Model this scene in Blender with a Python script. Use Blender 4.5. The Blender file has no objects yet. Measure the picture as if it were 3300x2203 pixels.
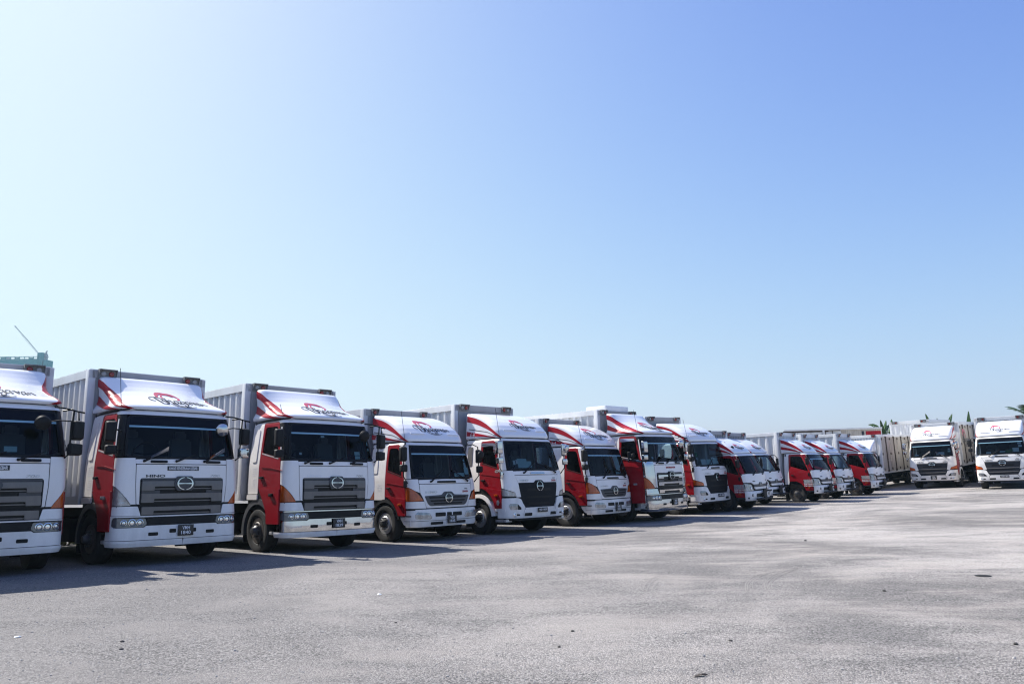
import bpy, bmesh, math, random
from mathutils import Vector, Matrix, noise
from mathutils.geometry import tessellate_polygon

random.seed(7)
SC = bpy.context.scene
COL = SC.collection
R = math.radians

# ---------------------------------------------------------------- camera
F_PX, PITCH, ROLL, CAM_Z = 2505.4, R(9.483), R(-0.755), 1.6
cam_data = bpy.data.cameras.new('camera')
cam_data.sensor_width = 36.0
cam_data.lens = F_PX / 3300 * 36.0
cam_data.clip_start = 0.1
cam_data.clip_end = 4000
cam = bpy.data.objects.new('camera', cam_data)
COL.objects.link(cam)
_f = Vector((0, math.cos(PITCH), math.sin(PITCH)))
_u = Vector((0, -math.sin(PITCH), math.cos(PITCH)))
_r = Vector((1, 0, 0))
_c, _s = math.cos(ROLL), math.sin(ROLL)
_x = _r * _c + _u * _s
_y = _u * _c - _r * _s
_z = -_f
cam.matrix_world = Matrix(((_x.x, _y.x, _z.x, 0), (_x.y, _y.y, _z.y, 0), (_x.z, _y.z, _z.z, CAM_Z), (0, 0, 0, 1)))
SC.camera = cam

# ---------------------------------------------------------------- sky and sun
SKY_TOP = 4.45
SUN_AZ, SUN_EL = R(-59.0), R(45.5)          # azimuth measured from +Y, negative = to the left
world = bpy.data.worlds.new('World')
SC.world = world
world.use_nodes = True
wn = world.node_tree
wn.nodes.clear()
sky = wn.nodes.new('ShaderNodeTexSky')
sky.sky_type = 'NISHITA'
sky.sun_disc = False
sky.sun_elevation = SUN_EL
sky.sun_rotation = SUN_AZ
sky.altitude = 0
sky.air_density = 1.0
sky.dust_density = 1.6
sky.ozone_density = 3.0
bg = wn.nodes.new('ShaderNodeBackground')
bg.inputs['Strength'].default_value = 0.12
wo = wn.nodes.new('ShaderNodeOutputWorld')
# film-like shoulder on the sky: each channel saturates softly as in the over-exposed photograph
sep = wn.nodes.new('ShaderNodeSeparateColor')
cmb = wn.nodes.new('ShaderNodeCombineColor')
wn.links.new(sky.outputs[0], sep.inputs[0])
for i, (k, top) in enumerate(((0.225, 0.80), (0.166, 0.955), (0.245, 1.0))):
    a = wn.nodes.new('ShaderNodeMath'); a.operation = 'MULTIPLY'; a.inputs[1].default_value = -k
    b = wn.nodes.new('ShaderNodeMath'); b.operation = 'EXPONENT'
    c = wn.nodes.new('ShaderNodeMath'); c.operation = 'SUBTRACT'; c.inputs[0].default_value = 1.0
    d = wn.nodes.new('ShaderNodeMath'); d.operation = 'MULTIPLY'; d.inputs[1].default_value = SKY_TOP * top
    e = wn.nodes.new('ShaderNodeMath'); e.operation = 'POWER'; e.inputs[1].default_value = 1.6
    wn.links.new(sep.outputs[i], e.inputs[0])
    wn.links.new(e.outputs[0], a.inputs[0])
    wn.links.new(a.outputs[0], b.inputs[0])
    wn.links.new(b.outputs[0], c.inputs[1])
    wn.links.new(c.outputs[0], d.inputs[0])
    wn.links.new(d.outputs[0], cmb.inputs[i])
wn.links.new(cmb.outputs[0], bg.inputs[0])
wn.links.new(bg.outputs[0], wo.inputs[0])
sun_data = bpy.data.lights.new('sun', 'SUN')
sun_data.energy = 5.0
sun_data.angle = R(0.53)
sun_data.color = (1.0, 0.96, 0.90)
sun = bpy.data.objects.new('sun', sun_data)
COL.objects.link(sun)
sd = Vector((math.sin(SUN_AZ) * math.cos(SUN_EL), math.cos(SUN_AZ) * math.cos(SUN_EL), math.sin(SUN_EL)))
sun.rotation_euler = sd.to_track_quat('Z', 'Y').to_euler()
SC.view_settings.view_transform = 'Standard'
SC.view_settings.look = 'None'
SC.view_settings.exposure = 0.90
SC.view_settings.gamma = 1.0
SC.view_settings.use_curve_mapping = False
SC.cycles.use_denoising = True
SC.cycles.filter_width = 1.2
SC.cycles.max_bounces = 10
SC.cycles.transparent_max_bounces = 24
SC.cycles.caustics_reflective = False
SC.cycles.caustics_refractive = False

# ---------------------------------------------------------------- materials
def mat(name, col, rough=0.5, metal=0.0, coat=0.0, var=0.0, vscale=3.0, dirt=None, dirt_amt=0.0, bump=0.0, bscale=40.0, spec=None):
    m = bpy.data.materials.new(name)
    m.use_nodes = True
    nt = m.node_tree
    b = nt.nodes['Principled BSDF']
    b.inputs['Base Color'].default_value = (*col, 1)
    b.inputs['Roughness'].default_value = rough
    b.inputs['Metallic'].default_value = metal
    b.inputs['Coat Weight'].default_value = coat
    b.inputs['Coat Roughness'].default_value = 0.06
    if spec is not None:
        b.inputs['Specular IOR Level'].default_value = spec
    tc = nt.nodes.new('ShaderNodeTexCoord')
    if var or dirt:
        n = nt.nodes.new('ShaderNodeTexNoise')
        n.inputs['Scale'].default_value = vscale
        n.inputs['Detail'].default_value = 6
        n.inputs['Roughness'].default_value = 0.65
        mp = nt.nodes.new('ShaderNodeMapping')
        mp.inputs['Scale'].default_value = (1, 1, 0.35)
        nt.links.new(tc.outputs['Object'], mp.inputs[0])
        nt.links.new(mp.outputs[0], n.inputs['Vector'])
        mx = nt.nodes.new('ShaderNodeMix')
        mx.data_type = 'RGBA'
        d = dirt or tuple(c * 0.6 for c in col)
        mx.inputs['A'].default_value = (*col, 1)
        mx.inputs['B'].default_value = (*d, 1)
        rp = nt.nodes.new('ShaderNodeMapRange')
        rp.inputs['From Min'].default_value = 0.42
        rp.inputs['From Max'].default_value = 0.78
        rp.inputs['To Max'].default_value = dirt_amt or var
        nt.links.new(n.outputs['Fac'], rp.inputs['Value'])
        nt.links.new(rp.outputs[0], mx.inputs['Factor'])
        nt.links.new(mx.outputs['Result'], b.inputs['Base Color'])
        rr = nt.nodes.new('ShaderNodeMapRange')
        rr.inputs['To Min'].default_value = rough
        rr.inputs['To Max'].default_value = min(1, rough + 0.25)
        nt.links.new(rp.outputs[0], rr.inputs['Value'])
        nt.links.new(rr.outputs[0], b.inputs['Roughness'])
    if bump:
        n2 = nt.nodes.new('ShaderNodeTexNoise')
        n2.inputs['Scale'].default_value = bscale
        n2.inputs['Detail'].default_value = 4
        nt.links.new(tc.outputs['Object'], n2.inputs['Vector'])
        bp = nt.nodes.new('ShaderNodeBump')
        bp.inputs['Strength'].default_value = bump
        bp.inputs['Distance'].default_value = 0.01
        nt.links.new(n2.outputs['Fac'], bp.inputs['Height'])
        nt.links.new(bp.outputs[0], b.inputs['Normal'])
    return m

def glass_mat(name, tint, refl=1.0):
    m = bpy.data.materials.new(name)
    m.use_nodes = True
    nt = m.node_tree
    nt.nodes.clear()
    o = nt.nodes.new('ShaderNodeOutputMaterial')
    t = nt.nodes.new('ShaderNodeBsdfTransparent')
    t.inputs[0].default_value = (*tint, 1)
    g = nt.nodes.new('ShaderNodeBsdfGlossy')
    g.inputs['Roughness'].default_value = 0.03
    g.inputs['Color'].default_value = (refl, refl, refl, 1)
    f = nt.nodes.new('ShaderNodeFresnel')
    f.inputs['IOR'].default_value = 1.45
    mx = nt.nodes.new('ShaderNodeMixShader')
    nt.links.new(f.outputs[0], mx.inputs[0])
    nt.links.new(t.outputs[0], mx.inputs[1])
    nt.links.new(g.outputs[0], mx.inputs[2])
    nt.links.new(mx.outputs[0], o.inputs[0])
    return m

M = {}
M['white'] = mat('white_paint', (0.85, 0.82, 0.785), 0.38, coat=0.3, dirt=(0.55, 0.52, 0.47), dirt_amt=0.30, vscale=1.6)
M['white_low'] = mat('white_bumper_paint', (0.82, 0.79, 0.755), 0.38, coat=0.3, dirt=(0.42, 0.39, 0.35), dirt_amt=0.5, vscale=2.6)
M['gel'] = mat('white_fibreglass', (0.82, 0.82, 0.84), 0.25, coat=0.6, dirt=(0.62, 0.6, 0.58), dirt_amt=0.2, vscale=1.2)
M['red'] = mat('red_paint', (0.25, 0.0025, 0.010), 0.36, coat=0.15, spec=0.22, dirt=(0.16, 0.008, 0.013), dirt_amt=0.45, vscale=2.0)
M['stripe'] = mat('red_vinyl', (0.36, 0.005, 0.018), 0.35, coat=0.1, spec=0.25, var=0.2)
M['logo_red'] = mat('pink_red_vinyl', (0.50, 0.07, 0.12), 0.4, var=0.25, vscale=5)
M['logo_dark'] = mat('navy_black_vinyl', (0.012, 0.014, 0.03), 0.4)
M['trim'] = mat('black_trim', (0.007, 0.007, 0.008), 0.5, var=0.3, spec=0.25)
M['grille_navy'] = mat('navy_grey_grille_plastic', (0.017, 0.019, 0.027), 0.5, spec=0.25, dirt=(0.05, 0.05, 0.05), dirt_amt=0.3, vscale=4)
M['grille_black'] = mat('black_grille_plastic', (0.010, 0.011, 0.014), 0.6, spec=0.15, dirt=(0.025, 0.025, 0.025), dirt_amt=0.3, vscale=4)
M['black'] = mat('matt_black_plastic', (0.010, 0.010, 0.012), 0.5, spec=0.2, dirt=(0.035, 0.032, 0.03), dirt_amt=0.35, vscale=4)
M['dgrey'] = mat('dark_grey_plastic', (0.045, 0.047, 0.055), 0.42, dirt=(0.12, 0.11, 0.10), dirt_amt=0.35, vscale=4)
M['grille_grey'] = mat('grey_grille_plastic', (0.13, 0.125, 0.125), 0.3, metal=0.25, dirt=(0.22, 0.20, 0.18), dirt_amt=0.5, vscale=5)
M['chrome'] = mat('chrome', (0.55, 0.55, 0.555), 0.05, metal=1.0, var=0.25, vscale=6)
M['silver'] = mat('silver_paint', (0.62, 0.62, 0.63), 0.35, metal=0.6, dirt=(0.2, 0.16, 0.12), dirt_amt=0.7, vscale=7)
M['rim_dark'] = mat('dirty_brown_rim', (0.085, 0.072, 0.064), 0.55, metal=0.3, dirt=(0.05, 0.04, 0.035), dirt_amt=0.7, vscale=6)
M['rubber'] = mat('tyre_rubber', (0.011, 0.0105, 0.0105), 0.8, dirt=(0.05, 0.045, 0.04), dirt_amt=0.4, vscale=6, bump=0.3)
M['glass'] = glass_mat('windscreen_glass', (0.48, 0.60, 0.66), 0.38)
M['glass_dark'] = glass_mat('tinted_side_glass', (0.14, 0.15, 0.15), 0.36)
M['band'] = mat('dark_sun_film', (0.006, 0.007, 0.013), 0.2, spec=0.12)
M['band_edge'] = mat('pale_film_edge', (0.22, 0.40, 0.50), 0.3)
M['interior'] = mat('dark_cab_interior', (0.022, 0.024, 0.03), 0.8)
M['seat'] = mat('grey_seat_fabric', (0.11, 0.115, 0.125), 0.9)
M['paper'] = mat('pale_paper', (0.55, 0.72, 0.72), 0.6)
M['paper_w'] = mat('white_paper', (0.75, 0.78, 0.78), 0.6)
M['green_cloth'] = mat('green_cloth', (0.03, 0.16, 0.06), 0.8)
M['orange'] = mat('orange_lens', (0.52, 0.085, 0.003), 0.12, coat=0.6, dirt=(0.16, 0.02, 0.001), dirt_amt=0.9, vscale=7, bump=0.8, bscale=35)
M['lens'] = mat('clear_lamp_lens', (0.22, 0.225, 0.235), 0.10, metal=0.5, coat=0.9, dirt=(0.55, 0.56, 0.58), dirt_amt=0.9, vscale=9, bump=0.8, bscale=22)
M['lens_dark'] = mat('smoked_lamp_glass', (0.10, 0.105, 0.115), 0.12, metal=0.3, coat=0.8, var=0.5, vscale=12)
M['lamp_ring'] = mat('lamp_reflector', (0.75, 0.76, 0.78), 0.14, metal=0.9)
M['lamp_red'] = mat('red_marker_lens', (0.25, 0.012, 0.010), 0.2, coat=0.5)
M['lamp_white'] = mat('white_marker_lens', (0.30, 0.30, 0.30), 0.2, coat=0.5)
M['lamp_box'] = mat('grey_lamp_housing', (0.22, 0.22, 0.222), 0.6, dirt=(0.05, 0.045, 0.04), dirt_amt=0.7, vscale=8)
M['plate'] = mat('black_number_plate', (0.012, 0.012, 0.016), 0.35)
M['plate_txt'] = mat('white_plate_lettering', (0.8, 0.8, 0.8), 0.4)
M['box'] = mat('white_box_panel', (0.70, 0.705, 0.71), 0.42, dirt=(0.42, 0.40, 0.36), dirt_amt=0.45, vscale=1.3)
M['box_front'] = mat('shaded_white_box_front', (0.36, 0.36, 0.37), 0.6, dirt=(0.22, 0.21, 0.205), dirt_amt=0.5, vscale=1.5)  # white box colour darkened for the shade behind the cab
M['box_dirty'] = mat('dusty_cream_box_panel', (0.50, 0.46, 0.40), 0.6, dirt=(0.27, 0.22, 0.17), dirt_amt=0.75, vscale=1.8)
M['rust'] = mat('rusty_ironwork', (0.055, 0.035, 0.025), 0.7, var=0.5, vscale=12)
M['steel'] = mat('chassis_steel', (0.009, 0.009, 0.01), 0.7, dirt=(0.02, 0.018, 0.016), dirt_amt=0.5)
M['rock'] = mat('grey_stone', (0.36, 0.345, 0.33), 0.9, dirt=(0.10, 0.095, 0.09), dirt_amt=0.8, vscale=9)

# ---------------------------------------------------------------- object helpers
def link(o, parent=None):
    COL.objects.link(o)
    if parent is not None:
        o.parent = parent
    return o

def obj(name, me, m=None, parent=None, loc=None, rot=None):
    o = bpy.data.objects.new(name, me)
    link(o, parent)
    if m is not None and not me.materials:
        me.materials.append(m)
    if loc is not None:
        o.location = loc
    if rot is not None:
        o.rotation_euler = rot
    return o

def tag(o, label, cat, group=None, kind=None):
    o['label'] = label
    o['category'] = cat
    if group:
        o['group'] = group
    if kind:
        o['kind'] = kind
    return o

def empty(name, loc=(0, 0, 0), rz=0.0):
    o = bpy.data.objects.new(name, None)
    o.empty_display_size = 0.3
    link(o)
    o.location = loc
    o.rotation_euler = (0, 0, rz)
    return o

def finish(bm, name, smooth=True, angle=35, recalc=True):
    if recalc:
        bmesh.ops.recalc_face_normals(bm, faces=bm.faces)
    me = bpy.data.meshes.new(name)
    bm.to_mesh(me)
    bm.free()
    if smooth:
        me.shade_smooth()
        me.set_sharp_from_angle(angle=R(angle))
    return me

def add_box(bm, c, s, rot=None):
    r = bmesh.ops.create_cube(bm, size=1.0)
    mt = Matrix.Translation(c)
    if rot is not None:
        mt = mt @ rot
    bmesh.ops.transform(bm, matrix=mt @ Matrix.Diagonal((*s, 1)), verts=r['verts'])
    return r['verts']

def box_me(name, c, s, bev=0.0, rot=None):
    bm = bmesh.new()
    add_box(bm, c, s, rot)
    if bev:
        bmesh.ops.bevel(bm, geom=bm.edges[:], offset=bev, segments=2, affect='EDGES', profile=0.7)
    return finish(bm, name)

def add_tube(bm, pts, rad, n=6, closed=False):
    pts = [Vector(p) for p in pts]
    rings = []
    for i, p in enumerate(pts):
        a = pts[max(i - 1, 0)]
        b = pts[min(i + 1, len(pts) - 1)]
        if closed:
            a, b = pts[i - 1], pts[(i + 1) % len(pts)]
        d = (b - a).normalized()
        up = Vector((0, 0, 1)) if abs(d.z) < 0.9 else Vector((1, 0, 0))
        e1 = d.cross(up).normalized()
        e2 = d.cross(e1)
        rr = rad[i] if isinstance(rad, (list, tuple)) else rad
        rings.append([bm.verts.new(p + (e1 * math.cos(t) + e2 * math.sin(t)) * rr) for t in [2 * math.pi * k / n for k in range(n)]])
    m = len(rings)
    for i in range(m if closed else m - 1):
        q, w = rings[i], rings[(i + 1) % m]
        for k in range(n):
            bm.faces.new((q[k], q[(k + 1) % n], w[(k + 1) % n], w[k]))
    if not closed:
        bm.faces.new(rings[0])
        bm.faces.new(rings[-1])

def tube_me(name, paths, rad, n=6):
    bm = bmesh.new()
    for p in paths:
        add_tube(bm, p, rad, n)
    return finish(bm, name, angle=60)

def add_lathe(bm, prof, axis='y', n=28, c=(0, 0, 0)):
    """prof: (radius, along) revolved about an axis through c."""
    rings = []
    c = Vector(c)
    for r_, a in prof:
        ring = []
        for k in range(n):
            t = 2 * math.pi * k / n
            if axis == 'y':
                v = Vector((r_ * math.cos(t), a, r_ * math.sin(t)))
            elif axis == 'x':
                v = Vector((a, r_ * math.cos(t), r_ * math.sin(t)))
            else:
                v = Vector((r_ * math.cos(t), r_ * math.sin(t), a))
            ring.append(bm.verts.new(c + v))
        rings.append(ring)
    for i in range(len(rings) - 1):
        for k in range(n):
            bm.faces.new((rings[i][k], rings[i][(k + 1) % n], rings[i + 1][(k + 1) % n], rings[i + 1][k]))
    for ring, (r_, a) in ((rings[0], prof[0]), (rings[-1], prof[-1])):
        if r_ > 1e-4:
            bm.faces.new(ring)

def lathe_me(name, prof, axis='y', n=28, c=(0, 0, 0)):
    bm = bmesh.new()
    add_lathe(bm, prof, axis, n, c)
    return finish(bm, name, angle=30)

# ---------------------------------------------------------------- 2-D shapes
def rnd(pts, r, n=4):
    """Round the corners of a 2-D polygon; r a number or one per corner."""
    out = []
    m = len(pts)
    for i, p in enumerate(pts):
        rr = r[i] if isinstance(r, (list, tuple)) else r
        p = Vector(p)
        a = Vector(pts[i - 1]) - p
        b = Vector(pts[(i + 1) % m]) - p
        if rr < 1e-5:
            out.append((p.x, p.y))
            continue
        rr = min(rr, a.length * 0.48, b.length * 0.48)
        p0 = p + a.normalized() * rr
        p2 = p + b.normalized() * rr
        for k in range(n + 1):
            t = k / n
            q = p0 * (1 - t) ** 2 + p * 2 * t * (1 - t) + p2 * t * t
            out.append((q.x, q.y))
    return out

def rect(x0, x1, z0, z1, r=0.0):
    p = [(x0, z0), (x1, z0), (x1, z1), (x0, z1)]
    return rnd(p, r) if r else p

def ell(cx, cz, a, b, n=20):
    return [(cx + a * math.cos(2 * math.pi * k / n), cz + b * math.sin(2 * math.pi * k / n)) for k in range(n)]

def tess(loops):
    """Polygon (first loop) with holes (other loops) to (points, triangles)."""
    pts = [p for lp in loops for p in lp]
    tri = tessellate_polygon([[Vector((p[0], p[1], 0)) for p in lp] for lp in loops])
    out = []
    for a, b, c in tri:
        A, B, C_ = pts[a], pts[b], pts[c]
        ar = (B[0] - A[0]) * (C_[1] - A[1]) - (B[1] - A[1]) * (C_[0] - A[0])
        if abs(ar) < 1e-9:
            continue
        out.append((a, b, c) if ar > 0 else (a, c, b))
    return pts, out

def mapped(name, shapes, fn, off, th, step=0.09, flip=False, smooth=True, angle=40):
    """shapes: list of (points, tris) in 2-D.  fn(u, v, off) -> Vector.  Cut on a grid, laid on the surface, given thickness."""
    bm = bmesh.new()
    for pts, tris in shapes:
        vs = [bm.verts.new((p[0], p[1], 0)) for p in pts]
        for t in tris:
            try:
                bm.faces.new([vs[i] for i in t])
            except ValueError:
                pass
    bmesh.ops.remove_doubles(bm, verts=bm.verts, dist=1e-6)
    if step and bm.verts:
        for ax in (0, 1):
            lo = min(v.co[ax] for v in bm.verts)
            hi = max(v.co[ax] for v in bm.verts)
            st = step[ax] if isinstance(step, (tuple, list)) else step
            if not st:
                continue
            k = max(1, int(math.ceil((hi - lo) / st)))
            for i in range(1, k):
                co = [0, 0, 0]
                co[ax] = lo + (hi - lo) * i / k
                no = [0, 0, 0]
                no[ax] = 1
                bmesh.ops.bisect_plane(bm, geom=bm.verts[:] + bm.edges[:] + bm.faces[:], plane_co=co, plane_no=no, dist=1e-6)
    bnd = [e for e in bm.edges if len(e.link_faces) == 1] if th else []
    uv = {v: (v.co.x, v.co.y) for v in bm.verts}
    if flip:
        bmesh.ops.reverse_faces(bm, faces=bm.faces)
    new = {}
    quads = []
    for e in bnd:
        l = e.link_loops[0]
        a, b = l.vert, l.link_loop_next.vert
        quads.append((a, b))
    for a, b in quads:
        for v in (a, b):
            if v not in new:
                new[v] = bm.verts.new(fn(*uv[v], off - th))
    for v, (u, w) in uv.items():
        v.co = fn(u, w, off)
    for a, b in quads:
        try:
            bm.faces.new((b, a, new[a], new[b]))
        except ValueError:
            pass
    return finish(bm, name, smooth, angle, recalc=False)

# ---------------------------------------------------------------- lettering
_TXT = {}
def text2d(s, height=1.0, width=None, bold=0.0, shear=0.0):
    """Flat text as (points, tris): centred on 0, capital height and total width as asked."""
    key = (s, bold, shear)
    if key not in _TXT:
        cu = bpy.data.curves.new('txt', 'FONT')
        cu.body = s
        cu.offset = bold
        cu.shear = shear
        cu.resolution_u = 3
        o = bpy.data.objects.new('txt', cu)
        me = o.to_mesh()
        me.calc_loop_triangles()
        pts = [(v.co.x, v.co.y) for v in me.vertices]
        tris = [tuple(t.vertices) for t in me.loop_triangles]
        o.to_mesh_clear()
        bpy.data.objects.remove(o)
        bpy.data.curves.remove(cu)
        _TXT[key] = (pts, tris)
    pts, tris = _TXT[key]
    x0 = min(p[0] for p in pts); x1 = max(p[0] for p in pts)
    y0 = min(p[1] for p in pts); y1 = max(p[1] for p in pts)
    ky = height / (y1 - y0)
    kx = width / (x1 - x0) if width else ky
    q = [((p[0] - (x0 + x1) / 2) * kx, (p[1] - (y0 + y1) / 2) * ky) for p in pts]
    out = []
    for a, b, c in tris:
        A, B, C_ = q[a], q[b], q[c]
        ar = (B[0] - A[0]) * (C_[1] - A[1]) - (B[1] - A[1]) * (C_[0] - A[0])
        out.append((a, b, c) if ar > 0 else (a, c, b))
    return q, out

def shift(sh, du, dv, sx=1.0):
    pts, tris = sh
    return [(p[0] * sx + du, p[1] + dv) for p in pts], tris

def catmull(pts, n=5):
    out = []
    for i in range(len(pts) - 1):
        p0, p1, p2, p3 = pts[max(i - 1, 0)], pts[i], pts[i + 1], pts[min(i + 2, len(pts) - 1)]
        for k in range(n):
            t = k / n
            out.append(tuple(0.5 * ((2 * b) + (-a + c) * t + (2 * a - 5 * b + 4 * c - d) * t * t + (-a + 3 * b - 3 * c + d) * t ** 3)
                             for a, b, c, d in zip(p0, p1, p2, p3)))
    out.append(tuple(pts[-1]))
    return out

# broad-nib script, digitised strokes (x, y down, nib width)
_A = [[(1025, 492, 8), (960, 482, 13), (922, 512, 30), (928, 560, 33), (972, 587, 12), (1030, 560, 9), (1060, 525, 8)],
      [(1040, 488, 26), (1062, 540, 32), (1085, 590, 32), (1132, 592, 6)]]
_STROKES = [
    [(320, 525, 8), (230, 505, 17), (185, 455, 19), (205, 408, 11), (290, 385, 9), (400, 382, 9), (500, 395, 12), (570, 430, 24), (590, 468, 34), (560, 490, 14), (520, 495, 6)],
    [(385, 398, 46), (428, 500, 46), (470, 606, 44)],
    [(540, 492, 8), (620, 520, 32), (665, 560, 54), (650, 595, 48), (580, 613, 13), (460, 612, 7)],
    [(655, 414, 8), (740, 408, 7)], [(668, 414, 30), (698, 490, 34), (727, 566, 34)],
    [(705, 505, 8), (760, 470, 11), (820, 485, 28), (850, 566, 34), (892, 575, 8)],
    *_A,
    [(1255, 517, 8), (1190, 508, 13), (1152, 540, 30), (1160, 588, 31), (1202, 606, 11), (1265, 580, 8)],
    [(1268, 516, 26), (1318, 600, 33), (1327, 656, 33), (1282, 690, 15), (1222, 686, 17), (1192, 650, 17), (1235, 616, 8)],
    *[[(x + 422, y + 42, w) for x, y, w in s] for s in _A],
    [(1530, 552, 8), (1580, 552, 13), (1640, 592, 31), (1702, 652, 30)], [(1700, 655, 8), (1737, 604, 15), (1700, 566, 25)],
    *[[(1780 + (x - 922) * 0.86, y * 0.98 + 116, w) for x, y, w in s] for s in _A],
    [(1960, 633, 10), (1985, 642, 22), (2012, 702, 26)], [(2000, 668, 6), (2060, 642, 11), (2102, 662, 22), (2150, 716, 22), (2176, 730, 5)],
    [(720, 590, 5), (900, 680, 6), (1150, 735, 7), (1400, 752, 7), (1580, 738, 6)],
    [(800, 570, 4), (1000, 660, 5), (1200, 705, 6), (1400, 712, 8)],
]
_SW = [[(505, 385), (478, 310), (550, 215), (700, 185), (900, 200), (1080, 240), (1200, 310), (1272, 390), (1282, 430), (1230, 468), (1150, 478),
        (1140, 445), (1205, 425), (1190, 372), (1100, 312), (1000, 262), (860, 238), (720, 240), (620, 285), (560, 335), (540, 380)],
       [(640, 402), (632, 340), (690, 270), (800, 238), (920, 252), (1040, 302), (1092, 352), (1040, 330), (940, 284), (830, 266), (735, 288), (692, 345), (690, 400)]]
_BASE = [(180, 590), (450, 592), (880, 576), (1110, 600), (1520, 642), (1700, 664), (1950, 700), (2180, 732)]
def _bl(x):
    for (a, p), (b, q) in zip(_BASE, _BASE[1:]):
        if x <= b:
            return p + (q - p) * (x - a) / (b - a)
    return _BASE[-1][1]
def script_word(width, height):
    """The painted company word: (dark shapes, red shapes) in metres, centred, baseline at v = 0."""
    kx = width / 1995.0
    ky = height / 215.0
    tr = lambda x, y: ((x - 1178) * kx, -(y - _bl(x)) * ky)
    dark = []
    for st in _STROKES:
        c = catmull(st, 5)
        L, Rr = [], []
        for i, (x, y, w) in enumerate(c):
            a = c[max(i - 1, 0)]
            b = c[min(i + 1, len(c) - 1)]
            dx, dy = b[0] - a[0], b[1] - a[1]
            d = math.hypot(dx, dy) or 1
            nx, ny = -dy / d, dx / d
            w = max(w, 10)
            L.append(tr(x + nx * w / 2, y + ny * w / 2))
            Rr.append(tr(x - nx * w / 2, y - ny * w / 2))
        n = len(L)
        tris = []
        for i in range(n - 1):
            for t in ((i, i + 1, n + i + 1), (i, n + i + 1, n + i)):
                P = (L + Rr)
                A, B, C_ = (P[k] for k in t)
                ar = (B[0] - A[0]) * (C_[1] - A[1]) - (B[1] - A[1]) * (C_[0] - A[0])
                tris.append(t if ar > 0 else (t[0], t[2], t[1]))
        dark.append((L + Rr, tris))
    red = []
    for p in _SW:
        q = catmull([(x, y) for x, y in p] + [p[0]], 3)[:-1]
        red.append(tess([[tr(x, y) for x, y in q]]))
    return dark, red

# ---------------------------------------------------------------- ground
RES = []
def ground_poly(x, y):
    x = max(-14.0, min(34.0, x))
    y = max(-4.0, min(56.0, y))
    return -0.0127 * x - 0.00022 * y * y + 0.0011 * x * y - 0.0002 * y
def gz(x, y):
    z = ground_poly(x, y)
    for px, py, dz in RES:
        d2 = (x - px) ** 2 + (y - py) ** 2
        if d2 < 150:
            z += dz * math.exp(-d2 / 18.0)
    return z

# ---------------------------------------------------------------- body surfaces
class Prof:
    """Body surface: rounded front corners, level by level.  rows: z, front x, half width, corner radius, crown."""
    def __init__(self, rows, xr):
        self.rows = rows
        self.xr = xr
    def at(self, z):
        r = self.rows
        if z <= r[0][0]:
            return r[0][1:]
        for a, b in zip(r, r[1:]):
            if z <= b[0]:
                t = (z - a[0]) / (b[0] - a[0])
                return [p + (q - p) * t for p, q in zip(a[1:], b[1:])]
        return r[-1][1:]
    def xs(self, z):
        xf, w, r, c = self.at(z)
        return xf - c - r
    def front(self, y, z, off=0.0):
        xf, w, r, c = self.at(z)
        a = abs(y)
        lim = w - r
        d = a - lim
        if d <= 0:
            return Vector((xf - c * (a / lim) ** 2 + off, y, z))
        d = min(d, r)
        cs = math.sqrt(max(0, r * r - d * d))
        s = 1 if y > 0 else -1
        return Vector((xf - c - r + cs + off * cs / r, s * (lim + d + off * d / r), z))
    def wrap(self, x, z, s, off=0.0):
        """Side point at x; past the corner start the x coordinate runs round the corner and over the front."""
        xf, w, r, c = self.at(z)
        e = x - (xf - c - r)
        if e <= 0:
            return Vector((x, s * (w + off), z))
        q = r * math.pi / 2
        if e <= q:
            a = e / r
            return Vector((xf - c - r + (r + off) * math.sin(a), s * (w - r + (r + off) * math.cos(a)), z))
        y = max(w - r - (e - q), 0)
        lim = w - r
        return Vector((xf - c * (y / lim) ** 2 + off, s * y, z))
    def e(self, Y, z):
        """Run-round distance from the corner start to lateral position Y on the front."""
        xf, w, r, c = self.at(z)
        q = r * math.pi / 2
        if Y <= w - r:
            return q + (w - r - Y)
        return r * (math.pi / 2 - math.asin(min(1, (Y - (w - r)) / r)))
    def shell(self, name, z0, z1, inset=0.0, cap0=True, cap1=True, nz=None, rear=True, capz=None):
        zs = sorted({z0, z1, *[r[0] for r in self.rows if z0 < r[0] < z1]})
        if nz:
            zs = sorted(set(zs) | {z0 + (z1 - z0) * i / nz for i in range(nz + 1)})
        bm = bmesh.new()
        rings = []
        for z in zs:
            xf, w, r, c = self.at(z)
            q = r * math.pi / 2
            pts = [Vector((self.xr, -w + inset, z))]
            xs = xf - c - r
            for k in range(1, 4):
                pts.append(Vector((self.xr + (xs - self.xr) * k / 4, -w + inset, z)))
            for k in range(7):
                pts.append(self.wrap(xs + q * k / 6, z, -1, -inset))
            lim = w - r
            for k in range(1, 12):
                pts.append(self.front(-lim + 2 * lim * k / 12, z, -inset))
            for k in range(7):
                pts.append(self.wrap(xs + q * (6 - k) / 6, z, 1, -inset))
            for k in range(3, 0, -1):
                pts.append(Vector((self.xr + (xs - self.xr) * k / 4, w - inset, z)))
            pts.append(Vector((self.xr, w - inset, z)))
            rings.append([bm.verts.new(p) for p in pts])
        n = len(rings[0])
        for a, b in zip(rings, rings[1:]):
            for k in range(n - 1):
                bm.faces.new((a[k], a[k + 1], b[k + 1], b[k]))
            if rear:
                bm.faces.new((a[n - 1], a[0], b[0], b[n - 1]))
        if cap1:
            bm.faces.new(rings[-1])
        if cap0:
            bm.faces.new(list(reversed(rings[0])))
        return finish(bm, name, angle=50)

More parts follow.
